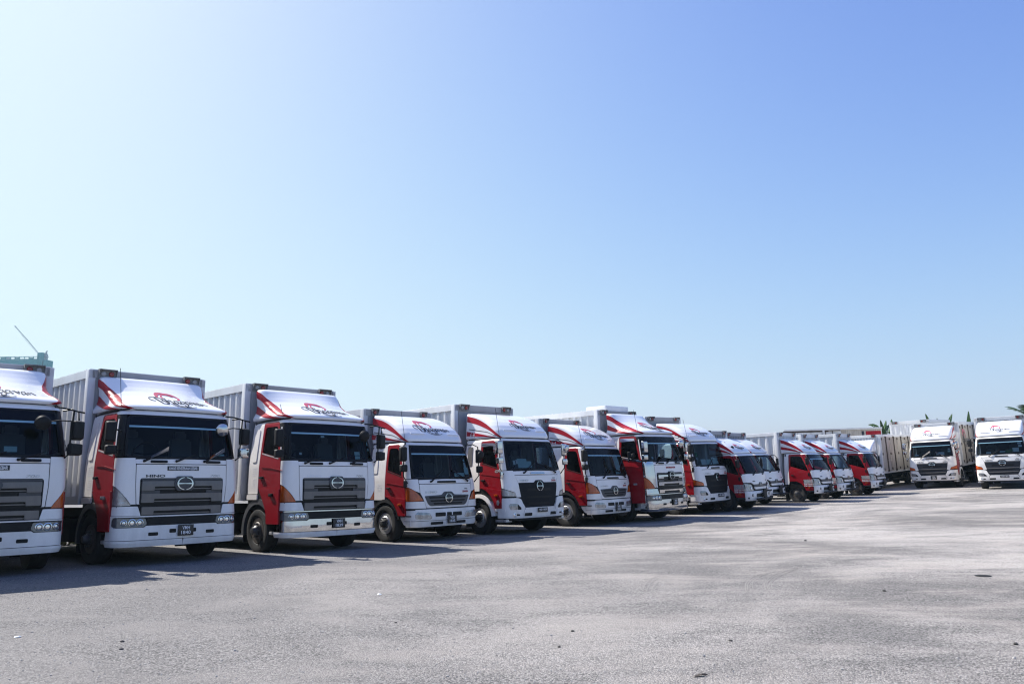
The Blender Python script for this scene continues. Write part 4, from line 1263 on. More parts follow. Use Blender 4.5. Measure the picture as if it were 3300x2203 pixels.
            n_ = (bp.wrap(eb(.99, .55), .56, s, .2) - c).normalized().to_track_quat('X', 'Z').to_euler()
            T.add('fog_lamp', lambda: lathe_me('fog_lamp', [(.052, -.02), (.052, .012), (.040, .014), (.036, .0), (.0001, .012)], 'x', 16), 'lamp_ring', B, c, n_, key=('fog', s))
            T.wp('bumper_slot', rnd([(eb(.93, .56), .535), (eb(.82, .56), .535), (eb(.82, .56), .575), (eb(.93, .56), .585)], .01), s, 'trim', 0.024, 0.02, B, prof=bp, key=('fs', s))
            T.fp('bumper_slot', rnd([(s * .52 - .14, .515), (s * .52 + .14, .515), (s * .52 + .12 + (.03 if s < 0 else 0), .60), (s * .52 - .12, .60)], .02), 'trim', 0.024, 0.02, prof=bp, key=('bs', s))
        T.add('apron', lambda: bp.shell('apron', .40, .455, 0.02), 'trim', key='apron')
        if plate:
            number_plate(T, .03, .665 if not two_row else .625, plate, bp, two_row)
        if lamp != 'orange':
            pass
    else:
        bp = Prof([(.385, .02, 1.15, .24, .08), (.44, .045, 1.175, .24, .08), (.7, .05, 1.185, .24, .08), (.83, .03, 1.18, .24, .08)], -0.34)
        eb = lambda Y, z: bp.e(Y, z) + bp.xs(z)
        T.fp('cowl_panel', rnd([(-.91, 1.475), (.91, 1.475), (.925, 1.575), (0, 1.59), (-.925, 1.575)], [.02, .02, .02, 0, .02]), body, 0.006, 0.04, key='cowl')
        hump = [(.22, 1.185), (.14, 1.265), (-.14, 1.265), (-.22, 1.185)]
        T.fp('front_panel', rnd([(-.72, .86), (.72, .86), (.785, 1.02), (.905, 1.24), (.915, 1.46), (-.915, 1.46), (-.905, 1.24), (-.785, 1.02)], .015), body, 0.012, 0.05, key='fpan')
        gl = rnd([(-.62, .905), (.62, .905), (.70, .98), (.79, 1.165), (.22, 1.185), (.14, 1.265), (-.14, 1.265), (-.22, 1.185), (-.79, 1.165), (-.70, .98)], [.06, .06, .04, .03, .04, .05, .05, .04, .03, .04])
        G = T.fp('grille', gl, 'dgrey', 0.022, 0.05, key='grille')
        for i, (z, w) in enumerate(((1.10, .64), (1.015, .60), (.945, .50))):
            T.fp('grille_slot', rnd([(-w, z), (w, z), (w + .02, z + .038), (-w - .02, z + .038)], .01), 'trim', 0.026, 0.01, G, key=('gs', i))
        T.decal('emblem', emblem_shapes(0, 1.10, .13, .118), fr, 'chrome', G, 0.05, 0.2, key='emb')
        T.decal('lettering', [shift(text2d('HINO', .055, .38, 0.03), -.56, 1.262)], fr, 'silver', None, 0.022, 0.2, key='maker')
        T.decal('lettering', [shift(text2d('500', .05, .22, 0.03), .66, 1.258)], fr, 'stripe' if lamps != 'x' else 'dgrey', None, 0.022, 0.2, key='series')
        T.decal('lettering', [shift(text2d('SERIES', .022, .12, 0.02), .70, 1.33)], fr, 'dgrey', None, 0.022, 0.2, key='series2')
        T.fp('grab_handle', rnd([(-.34, 1.495), (.34, 1.495), (.32, 1.545), (-.32, 1.545)], .02), 'black', 0.03, 0.03, key='gh')
        B = T.add('bumper', lambda: bp.shell('bumper', .385, .83, 0.0), 'white_low', key='bumper')
        for s in (-1, 1):
            T.wp('headlight', rnd([(eb(1.06, .6), .60), (eb(.62, .6), .575), (eb(.58, .6), .615), (eb(.66, .7), .735), (eb(1.03, .7), .765), (eb(1.08, .7), .70)], .03), s, 'lens', 0.012, 0.03, B, prof=bp, key=('hl', s))
            T.fp('bumper_slot', rnd([(s * .30 - .17, .635), (s * .30 + .17, .635), (s * .30 + .17, .735), (s * .30 - .17, .735)], .025), 'trim', 0.006, 0.012, B, prof=bp, key=('bs', s))
            T.fp('bumper_slot', rnd([(s * .42 - .20, .435), (s * .42 + .20, .435), (s * .42 + .20, .505), (s * .42 - .20, .505)], .02), 'trim', 0.006, 0.012, B, prof=bp, key=('bs2', s))
            T.wp('bumper_seam', [(bp.xs(.5) - .1, .535), (eb(.01, .5), .535), (eb(.01, .5), .545), (bp.xs(.5) - .1, .545)], s, 'trim', 0.003, 0.006, B, prof=bp, key=('bse', s))
        T.fp('bumper_slot', rect(-.085, .085, .64, .735, .02), 'trim', 0.006, 0.012, B, prof=bp, key='bs3')
        if plate:
            number_plate(T, .06, .555, plate, bp, True)
    windscreen(T, zb, zt - .01, 1.08, 1.0, .20 if film else .0, edge, .09, .03, stickers)
    for i, (y, a, l) in enumerate(((-.55, .55, .62), (.80, 2.65, .62))):
        wiper(T, y, zb - .09, l, a, guard=(i in wings), key=i)
    if fairing:
        z0 = zr - .005
        rows = [(0, -.43, 1.04, .24, .06), (.02, -.37, 1.07, .26, .06), (.08, -.37, 1.08, .27, .06), (.22, -.44, 1.07, .27, .06), (.36, -.58, 1.06, .26, .06), (.48, -.76, 1.05, .25, .05), (.60, -1.0, 1.045, .25, .04), (.69, -1.25, 1.04, .25, .03), (.745, -1.45, 1.03, .25, .03), (.775, -1.58, 1.0, .25, .03), (.79, -1.72, .94, .25, .03)]
        rows = [(z0 + a, *b) for a, *b in rows]
        up = ([(-1.88, .715), (-1.45, .605), (-1.13, .47), (-.84, .30), (-.62, .15), (-.44, .008)], [(-1.88, .54), (-1.45, .44), (-1.06, .30), (-.80, .18), (-.53, .008)])
        lo = ([(-1.88, .255), (-1.25, .145), (-.66, .02)], [(-1.88, .12), (-1.25, .075), (-.70, .012)])
        sh = lambda lst: [(x, z + z0) for x, z in lst]
        D, dp = deflector(T, rows, pr.xr - .04, [tuple(map(sh, up)), tuple(map(sh, lo))], (-.02 if not new else .02, z0 + .30), 1.20 if not new else 1.0, .17 if not new else .14, badge=(-1.62, z0 + .13), striped=striped, worded=striped,
                          creases=([(-.86, z0 + .20), (-.42, z0 + .20), (-.42, z0 + .225), (-.86, z0 + .235)], [(.42, z0 + .20), (.86, z0 + .20), (.86, z0 + .235), (.42, z0 + .225)]))
        for s in (-1, 1):
            T.wp('fairing_groove', [[(x, z + z0) for x, z in ((-1.8, .33), (-1.0, .20), (-.62, .07), (-.62, .055), (-1.0, .18), (-1.8, .30))]], s, 'grille_grey', .002, 0.0, D, prof=dp, key=('groove', s))
        T.add('roof_seam', lambda: tube_me('roof_seam', [[(-1.80, s_ * 1.06, z0) for s_ in (-1,)] + [(-.7, -1.055, z0)] + [dp.front(-1.0 + 2.0 * k / 10, z0, .01) for k in range(11)] + [(-.7, 1.055, z0), (-1.8, 1.06, z0)]], .014, 5), 'trim', key='rseam')
    T.add('antenna', lambda: tube_me('antenna', [[(-.46, -1.07, zt + .06), (-.47, -1.08, zt + .12), (-.60, -1.10, zt + (.95 if new else .9))]], .006, 5), 'trim', key='ant')
    mm = 'black' if mirrors == 'black' else 'chrome'
    y0 = -1.36
    a1 = [(-.45, -1.08, zt + .02), (-.28, -1.22, zt + .05), (-.20, -1.34, zt - .02), (-.19, -1.36, zb + .05), (-.22, -1.20, zb - .12)]
    mirror_arm_head(T, 'mirror', (-.20, y0, zb + .62), -1, .20, .38, mm, [a1], yaw=-.3, key='m1')
    mirror_arm_head(T, 'mirror', (-.18, y0, zb + .26), -1, .20, .19, mm, [[(-.19, y0, zb + .3), (-.18, y0, zb + .2)]], yaw=-.3, key='m2')
    a2 = [(x, -y, z) for x, y, z in a1]
    mirror_arm_head(T, 'mirror', (-.18, -y0, zb + .58), 1, .20, .38, mm, [a2], yaw=.3, key='m3')
    mirror_arm_head(T, 'mirror', (-.16, -y0, zb + .22), 1, .20, .19, mm, [[(-.19, -y0, zb + .3), (-.18, -y0, zb + .2)]], yaw=.3, key='m4')
    if round_m:
        round_mirror(T, (.02, 1.24, zb + .60), .12, 'black' if mirrors == 'black' else 'chrome', [(-.18, 1.34, zb + .70), (-.05, 1.28, zb + .66), (0, 1.24, zb + .60)], (0, .3, .1), 'rm')
    T.add('under_mirror', lambda: box_me('under_mirror', (-.22, -1.28, zb - .14), (.05, .09, .17), .02), mm, key='um')
    if new and visor:
        gfn = lambda u, v, o: pr.wrap(u - .45, v + 1.77, -1, o)
        T.decal('lettering', [text2d('GH', .085, .24, 0.03, 0.25)], gfn, 'silver', None, 0.016, 0.2, key='gh_txt')
        sfn = lambda u, v, o: pr.wrap(u - .42, v + .90, -1, o)
        T.decal('lettering', [tess([ell(0, 0, .06, .075, 8)])], sfn, 'silver', None, 0.050, 0.2, key='crest')
    if sign and not new:
        dfn = lambda u, v, o: pr.wrap(u - .77, v + zb - .21, -1, o)
        sign_block(T, dfn, .42, .19, 4, False, None, 'ds', 'BHAGAVAN SDN BHD')
        qfn = lambda u, v, o: pr.wrap(u + pr.xr + .42, v + 1.40, -1, o)
        sign_block(T, qfn, .20, .22, 5, False, None, 'qs')
    chassis(T, -xb + L - 1.0, 1.02, 1.18, wx, .48, xb - L + 1.7, wstyle)
    cargo_box(T, xb, L, 1.25, 1.05 if not new else 1.15, zbt, pitch=.32 if new else .5, front=box_front, skin=skin, doors=doors, front_skin=front_skin, lamps=lamps, word=doors == 1)
    return T.root

# ---------------------------------------------------------------- light truck (low raked cab)
def light(loc, yaw, xb, zbt, plate, film=False, L=4.6, guard=True, striped=True, weight=('BDM 7500 KG', 'BTM 4500 KG'), doors=None, wide=1.06, front_skin='box', skin='box', variant=''):
    pr = Prof([(.5, .0, .985, .16, .07), (.72, .0, .99, .16, .07), (1.0, -.01, .99, .17, .07), (1.3, -.055, .985, .19, .07), (1.45, -.09, .97, .20, .07), (1.8, -.25, .91, .19, .07), (2.10, -.42, .85, .18, .06), (2.15, -.47, .83, .18, .06), (2.20, -.60, .76, .18, .06)], -1.50)
    key = 'light|%s|%s|%s|%s|%.2f|%.2f|%s|%s' % (film, guard, striped, weight, xb, zbt, doors, variant)
    T = Truck(key, pr, loc, yaw)
    T.wr = .385
    body = 'white'
    T.add('cab_shell', lambda: pr.shell('cab_shell', .62, 1.30, 0.006), 'trim', key='shell')
    T.add('roof_panel', lambda: pr.shell('roof_panel', 2.105, 2.20, -0.004), body, key='roof')
    interior(T, -1.50, .7, 1.40, 2.1, .92, .19)
    E = lambda Y, z: pr.e(Y, z) + pr.xs(z)
    for s in (-1, 1):
        T.wp('quarter_panel', [rnd([(-1.495, .80), (-1.33, .80), (-1.30, .9), (-1.30, 2.13), (-1.495, 2.10)], .03)], s, body, 0.008, 0.05, key=('q', s))
        door = [(pr.xs(.8) - .0, .52), (pr.xs(1.0) - .0, 1.0), (pr.xs(1.3) - .0, 1.3), (pr.xs(1.45) - .0, 1.45), (pr.xs(1.8) - .0, 1.8), (pr.xs(2.1) - .02, 2.09), (pr.xs(2.1) - .1, 2.135), (-1.27, 2.135), (-1.29, 2.10), (-1.29, .93), (-1.0, .93), (-.78, .84), (-.62, .66), (-.57, .52)]
        win = rnd([(pr.xs(1.36) - .08, 1.355), (pr.xs(1.45) - .07, 1.45), (pr.xs(1.8) - .09, 1.80), (pr.xs(2.04) - .09, 2.03), (-1.21, 2.05), (-1.22, 1.60)], [.03, .02, .02, .06, .06, .08])
        D = T.wp('door', [door, win[::-1]], s, 'red', 0.012, 0.05, key=('door', s))
        T.wp('door_skirt', [rnd([(pr.xs(.8) - .03, .52), (pr.xs(1.0) - .03, .98), (-.55, 1.0), (-1.25, 1.08), (-1.25, .95), (-.98, .94), (-.77, .84), (-.62, .66), (-.57, .52)], .02)], s, 'red', 0.026, 0.06, D, key=('dl', s))
        T.wp('window', [win], s, 'glass_dark' if s < 0 else 'glass', -0.008, 0.0, D, key=('win', s))
        T.wp('pillar_panel', [[(pr.xs(1.42) + .012, 1.40), (pr.xs(1.42) + .17, 1.40), (pr.xs(1.8) + .165, 1.8), (pr.xs(2.1) + .16, 2.11), (pr.xs(2.1) + .0, 2.11), (pr.xs(1.8) + .012, 1.8)]], s, 'red', 0.010, 0.05, key=('pil', s))
        T.add('door_handle', lambda: box_me('door_handle', (-1.14, s * 1.01, 1.20), (0.13, 0.04, 0.045), 0.015), 'black', D, key=('dh', s))
        T.add('side_lamp', lambda: box_me('side_lamp', (-.42, s * 1.02, .64), (0.11, 0.03, 0.05), 0.012), 'orange', D, key=('sl', s))
        HL = T.wp('headlight', rnd([(pr.xs(.9) + .015, .745), (E(.60, .8), .745), (E(.72, 1.0), .985), (pr.xs(1.0) + .015, 1.05)], [.02, .03, .03, .02]), s, 'lens', 0.012, 0.04, key=('hl', s))
        c = pr.wrap(E(.74, .85), .84, s, .016)
        T.add('lamp_ring', lambda: lathe_me('lamp_ring', [(.07, -.02), (.07, .008), (.055, .010), (.05, -.004), (.0001, .008)], 'x', 14), 'lamp_ring', HL, c, key=('lr', s))
        wheel(T, -1.02, s * .93, .385, s, 'dark', .22)
        wheel_arch(T, -1.02, .46, .50, .97, s, 'black', 0, 180, .35, key='f')
        T.add('step_panel', lambda: box_me('step_panel', (-.32, s * .93, .49), (.5, .07, .06), .01), 'dgrey', key=('stp', s))
    fr = lambda u, v, o: pr.front(u, v, o)
    # bonnet panel above the grille, lower bar, grille
    for s in (-1, 1):
        pass
    for s in (-1, 1):
        T.wp('corner_panel', [(pr.xs(1.07) + .014, 1.075), (E(.925, 1.08), 1.075), (E(.94, 1.2), 1.2), (E(.92, 1.36), 1.36), (E(.90, 1.39), 1.395), (pr.xs(1.39) + .014, 1.395)], s, body, 0.012, 0.05, key=('cp', s))
    T.fp('front_panel', rnd([(-.56, .99), (.56, .99), (.70, 1.06), (.93, 1.07), (.945, 1.2), (.925, 1.36), (.88, 1.405), (0, 1.385), (-.88, 1.405), (-.925, 1.36), (-.945, 1.2), (-.93, 1.07), (-.70, 1.06)], [.02, .02, 0, .01, 0, 0, .02, 0, .02, 0, 0, .01, 0]), body, 0.014, 0.05, key='fpan')
    G = T.fp('grille', rnd([(-.52, .895), (.52, .895), (.60, .985), (.16, .99), (.10, 1.06), (-.10, 1.06), (-.16, .99), (-.60, .985)], .015), 'dgrey', 0.02, 0.05, key='grille')
    T.decal('emblem', emblem_shapes(0, .985, .095, .085), fr, 'chrome', G, 0.045, 0.2, key='emb')
    T.decal('lettering', [shift(text2d('HINO', .04, .20, 0.03), -.50, 1.11)], fr, 'dgrey', None, 0.022, 0.2, key='maker')
    T.decal('lettering', [shift(text2d('300', .04, .13, 0.03), .62, 1.12)], fr, 'dgrey', None, 0.022, 0.2, key='series')
    T.fp('lower_bar', rnd([(-.48, .80), (.48, .80), (.56, .885), (-.56, .885)], .02), body, 0.03, 0.06, key='lbar')
    bp = Prof([(.385, .01, .97, .19, .07), (.43, .04, .99, .19, .07), (.7, .04, .995, .19, .07), (.735, .02, .99, .19, .07)], -0.22)
    eb = lambda Y, z: bp.e(Y, z) + bp.xs(z)
    B = T.add('bumper', lambda: bp.shell('bumper', .385, .735, 0.0), 'white_low', key='bumper')
    T.fp('bumper_slot', rnd([(-.50, .50), (.50, .50), (.46, .64), (-.46, .64)], .03), 'trim', 0.006, 0.012, B, prof=bp, key='bs')
    for s in (-1, 1):
        c = bp.wrap(eb(.74, .58), .585, s, .004)
        T.add('fog_lamp', lambda: lathe_me('fog_lamp', [(.055, -.02), (.055, .008), (.042, .010), (.038, -.006), (.0001, .0)], 'x', 14), 'dgrey', B, c, key=('fog', s))
    if guard:
        def gd():
            bm = bmesh.new()
            add_box(bm, (.12, .08, .58), (.05, .26, .42))
            add_tube(bm, [(.06, -.62, .44), (.15, -.55, .44), (.15, .65, .44), (.06, .72, .44)], .035, 8)
            add_tube(bm, [(.06, .30, .70), (.15, .35, .72), (.15, .65, .72), (.05, .72, .70)], .03, 8)
            return finish(bm, 'bumper_guard')
        T.add('bumper_guard', gd, 'black', key='guard')
    if plate:
        number_plate(T, .08, .60, plate, bp, True, off=.085)
    windscreen(T, 1.41, 2.09, .83, .74, .17 if film else 0, film, .07, .025)
    for i, (y, a, l) in enumerate(((-.45, .35, .5), (.42, .35, .45))):
        wiper(T, y, 1.36, l, a, key=i)
    z0 = 2.20
    rows = [(2.19, -.60, .80, .2, .05), (2.21, -.54, .83, .22, .05), (2.26, -.55, .84, .22, .05), (2.38, -.65, .84, .22, .05), (2.5, -.79, .84, .21, .05), (2.62, -.97, .84, .2, .05), (2.73, -1.18, .84, .2, .04), (2.81, -1.37, .83, .2, .03), (2.86, -1.52, .81, .2, .02), (2.89, -1.62, .76, .2, .02)]
    up = ([(-1.62, 2.825), (-1.35, 2.73), (-1.05, 2.575), (-.80, 2.40), (-.60, 2.215)], [(-1.62, 2.68), (-1.32, 2.56), (-1.02, 2.42), (-.82, 2.31), (-.66, 2.212)])
    lo = ([(-1.62, 2.505), (-1.32, 2.44), (-.98, 2.33), (-.72, 2.22)], [(-1.62, 2.375), (-1.32, 2.33), (-1.0, 2.265), (-.78, 2.212)])
    D, dp = deflector(T, rows, -1.64, (up, lo), (.0, 2.40), .72, .10, striped=striped, worded=striped)
    T.add('roof_seam', lambda: tube_me('roof_seam', [[(-1.5, -.83, 2.19)] + [dp.front(-.78 + 1.56 * k / 8, 2.19, .01) for k in range(9)] + [(-1.5, .83, 2.19)]], .013, 5), 'trim', key='rseam')
    a1 = [(-.52, -.86, 2.10), (-.42, -1.02, 2.08), (-.36, -1.10, 1.98), (-.34, -1.12, 1.5), (-.28, -1.0, 1.36)]
    mirror_arm_head(T, 'mirror', (-.36, -1.10, 1.80), -1, .18, .32, 'black', [a1], .10, -.3, key='m1')
    mirror_arm_head(T, 'mirror', (-.36, 1.10, 1.80), 1, .18, .32, 'black', [[(x, -y, z) for x, y, z in a1]], .10, .3, key='m2')
    T.add('under_mirror', lambda: box_me('under_mirror', (-.38, -1.02, 1.22), (.06, .07, .15), .02), 'black', key='um')
    if striped:
        dfn = lambda u, v, o: pr.wrap(u - .42, v + .92, -1, o + .026)
        sign_block(T, dfn, .46, .17, 4, False, None, 'ds', 'BHAGAVAN SDN BHD')
        d2 = lambda u, v, o: pr.wrap(u - .42, v + .755, -1, o + .032)
        T.decal('lettering', [shift(text2d(weight[0], .05, .40, .012), 0, .035), shift(text2d(weight[1], .05, .40, .012), 0, -.035)], d2, 'plate_txt', None, 0.006, None, key='wt')
    chassis(T, -xb + L - .9, .94, .98, -1.02, .385, xb - L + 1.2, 'dark')
    cargo_box(T, xb, L, wide, .92, zbt, pitch=.36, front='fine', skin=skin, doors=doors, lamps='single', rail=.13, front_skin=front_skin)
    return T.root

# ---------------------------------------------------------------- where the trucks stand
POSE = {
 'A1': (-8.881, 13.308, -0.029, -46.5), 'A2': (-6.563, 15.692, -0.064, -41.5), 'A3': (-4.069, 18.056, -0.114, -43.6), 'A4': (-1.737, 20.963, -0.180, -42.4), 'A5': (0.737, 22.732, -0.120, -45.0),
 'A6': (3.323, 25.977, -0.190, -40.0), 'A7': (5.478, 27.397, -0.111, -42.0), 'A8': (7.830, 30.225, -0.051, -45.8), 'A9': (9.692, 30.968, 0.007, -40.9), 'A10': (11.318, 33.934, 0.138, -42.5),
 'A11': (14.089, 35.501, 0.077, -42.8), 'A12': (16.243, 38.231, 0.147, -43.4), 'A13': (18.856, 40.481, 0.198, -42.3), 'R1': (23.79, 44.731, 0.365, -129.0), 'R2': (25.12, 40.420, 0.42, -127.0),
}
def solve_res():
    """Small bumps so the yard surface meets every truck where it was measured."""
    import numpy as np
    ks = list(POSE)
    P = [(POSE[k][0] - .8 * math.cos(R(POSE[k][3])), POSE[k][1] - .8 * math.sin(R(POSE[k][3]))) for k in ks]
    A = np.array([[math.exp(-((a[0] - b[0]) ** 2 + (a[1] - b[1]) ** 2) / 18.0) for b in P] for a in P]) + np.eye(len(P)) * 0.6
    d = np.array([POSE[k][2] - ground_poly(*p) for k, p in zip(ks, P)])
    x = np.linalg.solve(A, d)
    for p, v in zip(P, x):
        RES.append((p[0], p[1], float(v)))
solve_res()

def seat_on_ground(o, x, y, yaw_deg, front=-1.2, rear=-5.0, hw=1.1):
    a = R(yaw_deg)
    f = Vector((math.cos(a), math.sin(a), 0))
    l = Vector((-math.sin(a), math.cos(a), 0))
    w = lambda u, v: gz(x + f.x * u + l.x * v, y + f.y * u + l.y * v)
    zf = (w(front, hw) + w(front, -hw)) / 2
    zr = (w(rear, hw) + w(rear, -hw)) / 2
    zl = (w(front, hw) + w(rear, hw)) / 2
    zrr = (w(front, -hw) + w(rear, -hw)) / 2
    pitch = math.atan2(zf - zr, front - rear)
    roll = math.atan2(zl - zrr, 2 * hw)
    z0 = zf - front * math.tan(pitch)
    o.location = (x, y, z0 - 0.008)
    o.rotation_euler = (Matrix.Rotation(a, 3, 'Z') @ Matrix.Rotation(-pitch, 3, 'Y') @ Matrix.Rotation(roll, 3, 'X')).to_euler()

# ---------------------------------------------------------------- yard surface
def ground_mat():
    m = bpy.data.materials.new('dusty_gravel_yard')
    m.use_nodes = True
    nt = m.node_tree
    b = nt.nodes['Principled BSDF']
    b.inputs['Roughness'].default_value = 0.92
    b.inputs['Specular IOR Level'].default_value = 0.25
    tc = nt.nodes.new('ShaderNodeTexCoord')
    def noise_(scale, detail=5, rough=0.6, sc=(1, 1, 1), dist=0.0):
        mp = nt.nodes.new('ShaderNodeMapping')
        mp.inputs['Scale'].default_value = sc
        n = nt.nodes.new('ShaderNodeTexNoise')
        n.inputs['Scale'].default_value = scale
        n.inputs['Detail'].default_value = detail
        n.inputs['Roughness'].default_value = rough
        n.inputs['Distortion'].default_value = dist
        nt.links.new(tc.outputs['Object'], mp.inputs[0])
        nt.links.new(mp.outputs[0], n.inputs['Vector'])
        return n.outputs['Fac']
    def remap(v, a, b_, c, d):
        r = nt.nodes.new('ShaderNodeMapRange')
        for i, x in zip(('From Min', 'From Max', 'To Min', 'To Max'), (a, b_, c, d)):
            r.inputs[i].default_value = x
        nt.links.new(v, r.inputs['Value'])
        return r.outputs[0]
    def mix(fac, a, b_, mode='MIX'):
        x = nt.nodes.new('ShaderNodeMix')
        x.data_type = 'RGBA'
        x.blend_type = mode
        if isinstance(fac, float):
            x.inputs['Factor'].default_value = fac
        else:
            nt.links.new(fac, x.inputs['Factor'])
        for k, v in (('A', a), ('B', b_)):
            if isinstance(v, tuple):
                x.inputs[k].default_value = (*v, 1)
            else:
                nt.links.new(v, x.inputs[k])
        return x.outputs['Result']
    big = noise_(0.16, 5, 0.6, (1, 1, 1), 0.6)
    mid = noise_(0.62, 7, 0.68, (0.7, 1.5, 1), 0.5)
    fine = noise_(38, 6, 0.75)
    grit = noise_(130, 3, 0.7)
    vor = nt.nodes.new('ShaderNodeTexVoronoi')
    vor.inputs['Scale'].default_value = 62
    nt.links.new(tc.outputs['Object'], vor.inputs['Vector'])
    dark, light_, dust = (0.18, 0.168, 0.160), (0.365, 0.340, 0.320), (0.445, 0.402, 0.364)
    c = mix(remap(big, 0.40, 0.62, 0, 1), dark, light_)
    c = mix(remap(mid, 0.50, 0.72, 0, 0.85), c, dust)
    c = mix(remap(mid, 0.49, 0.32, 0, 0.75), c, (0.115, 0.111, 0.109))
    # ground mixes to a darker grey towards the left, edge broken by noise
    sx = nt.nodes.new('ShaderNodeSeparateXYZ')
    nt.links.new(tc.outputs['Object'], sx.inputs[0])
    ax = nt.nodes.new('ShaderNodeMath')
    ax.operation = 'MULTIPLY_ADD'
    nt.links.new(big, ax.inputs[0])
    ax.inputs[1].default_value = 9.0
    nt.links.new(sx.outputs[0], ax.inputs[2])
    c = mix(remap(ax.outputs[0], 11.0, 0.0, 0, 0.80), c, (0.165, 0.158, 0.155))
    # single stones of different greys
    bw = nt.nodes.new('ShaderNodeSeparateColor')
    nt.links.new(vor.outputs['Color'], bw.inputs[0])
    sp = remap(bw.outputs[0], 0, 1, 0.38, 1.55)
    g = nt.nodes.new('ShaderNodeCombineColor')
    for i in range(3):
        nt.links.new(sp, g.inputs[i])
    stony = remap(mid, 0.62, 0.42, 0.25, 0.95)
    c = mix(stony, c, mix(1.0, c, g.outputs[0], 'MULTIPLY'))
    sp2 = remap(grit, 0.30, 0.70, 0.52, 1.46)
    g2 = nt.nodes.new('ShaderNodeCombineColor')
    for i in range(3):
        nt.links.new(sp2, g2.inputs[i])
    c = mix(1.0, c, g2.outputs[0], 'MULTIPLY')
    # dark specks where the fine noise runs low
    c = mix(remap(fine, 0.40, 0.30, 0, 0.85), c, (0.045, 0.044, 0.045))
    nt.links.new(c, b.inputs['Base Color'])
    add = nt.nodes.new('ShaderNodeMath')
    add.operation = 'ADD'
    nt.links.new(remap(vor.outputs['Distance'], 0, 0.7, 1, 0), add.inputs[0])
    nt.links.new(fine, add.inputs[1])
    bp = nt.nodes.new('ShaderNodeBump')
    bp.inputs['Strength'].default_value = 0.8
    bp.inputs['Distance'].default_value = 0.011
    nt.links.new(add.outputs[0], bp.inputs['Height'])
    nt.links.new(bp.outputs[0], b.inputs['Normal'])
    return m

def build_ground():
    def axis(lo, hi, segs):
        out = []
        for a, b, st in segs:
            n = int((b - a) / st)
            out += [a + (b - a) * i / n for i in range(n)]
        out.append(segs[-1][1])
        return out
    xs = axis(0, 0, [(-420, -60, 40), (-60, -16, 2), (-16, 36, 0.8), (36, 80, 2), (80, 500, 40)])
    ys = axis(0, 0, [(-120, -6, 6), (-6, 60, 0.8), (60, 140, 5), (140, 700, 40)])
    bm = bmesh.new()
    g = [[bm.verts.new((x, y, gz(x, y) + (0.012 * noise.noise((x * .35, y * .35, 0)) if -20 < x < 40 and -6 < y < 60 else 0))) for y in ys] for x in xs]
    for i in range(len(xs) - 1):
        for j in range(len(ys) - 1):
            bm.faces.new((g[i][j], g[i + 1][j], g[i + 1][j + 1], g[i][j + 1]))
    me = finish(bm, 'ground', angle=180)
    o = obj('ground', me, ground_mat())
    o['kind'] = 'structure'
    o['label'] = 'dusty grey gravel yard in front of the trucks'
    return o
GROUND = build_ground()

# ---------------------------------------------------------------- the trucks
GRP = 'red and white box trucks parked in the long row'
GRP2 = 'trucks parked nose-out along the far edge of the yard'
PRICE = ((.66, 2.13, .20, .10, 'paper'),)
def place(k, root, label, group=GRP):
    x, y, z, a = POSE[k]
    seat_on_ground(root, x, y, a)
    tag(root, label, 'truck', group)
    return root

place('A1', heavy((0, 0, 0), 0, -1.88, 3.88, ('VMH', '1841'), stickers=((.30, 2.14, .20, .10, 'paper'),), variant='a1', word=False), 'white tall-cab box truck cut off by the left edge of the photo')
place('A2', heavy((0, 0, 0), 0, -1.85, 3.91, ('VMH', '1840'), lamp='clear', wings=(0, 2), stickers=((.82, 2.10, .16, .04, 'paper'),), variant='a2'), 'tall red and white box truck with white bumper, warning sign and number plate VMH 1840')
place('A3', heavy((0, 0, 0), 0, -2.02, 3.91, ('VMH', '1839'), white_bumper=False, sign=False, stickers=((.66, 2.20, .16, .085, 'paper'), (.66, 2.105, .15, .075, 'paper'), (1.02, 2.44, .06, .09, 'paper_w'), (1.02, 2.30, .05, .06, 'paper_w'), (-.85, 2.17, .06, .05, 'paper_w'), (-.25, 2.57, .09, .05, 'paper_w')), variant='a3', word=False), 'tall red and white box truck with chrome bumper and white lip, number plate VMH 1839')
place('A4', medium((0, 0, 0), 0, -2.03, 3.54, ('VLB', '1835'), stickers=((.86, 1.80, .17, .19, 'paper'), (.84, 1.96, .08, .13, 'paper_w'), (.84, 2.08, .07, .07, 'paper'), (.55, 1.70, .40, .10, 'paper')), lamps='single', variant='a4'), 'red and white box truck with black mirrors and number plate VLB 1835')
place('A5', medium((0, 0, 0), 0, -2.22, 3.80, ('VJD', '1829'), new=True, lamp='clear', mirrors='chrome', visor=True, film=False, edge=False, two_row=False, wstyle='white', L=7.4,
                   stickers=((-.50, 1.98, .36, .26, 'paper'), (-.24, 1.95, .18, .18, 'paper'), (-.80, 2.0, .08, .13, 'paper_w'), (-.70, 2.02, .07, .12, 'paper_w'), (.96, 2.30, .06, .12, 'paper')), variant='a5'), 'red and white box truck with black grille, chrome mirrors and number plate VJD 1829')
place('A6', medium((0, 0, 0), 0, -2.10, 3.55, ('VKK', '1933'), stickers=((.52, 2.06, .34, .44, 'paper_w'), (.50, 1.80, .26, .10, 'paper_w'), (.46, 1.68, .34, .08, 'paper'), (.12, 2.27, .07, .08, 'paper_w'), (.86, 1.82, .05, .05, 'paper_w')), wstyle='white', lamps='single', variant='a6'), 'red and white box truck with a notice in its windscreen, number plate VKK 1933')
place('A7', heavy((0, 0, 0), 0, -2.06, 3.90, ('VKH', '1847'), chrome=True, sign=False, wings=(0, 1, 2), mirrors='chrome', visor=True, acc=True, L=9.0, stickers=((-.88, 2.14, .09, .08, 'paper_w'),), variant='a7', word=False), 'tall red and white box truck with chrome grille and bumper and three raised wiper wings')
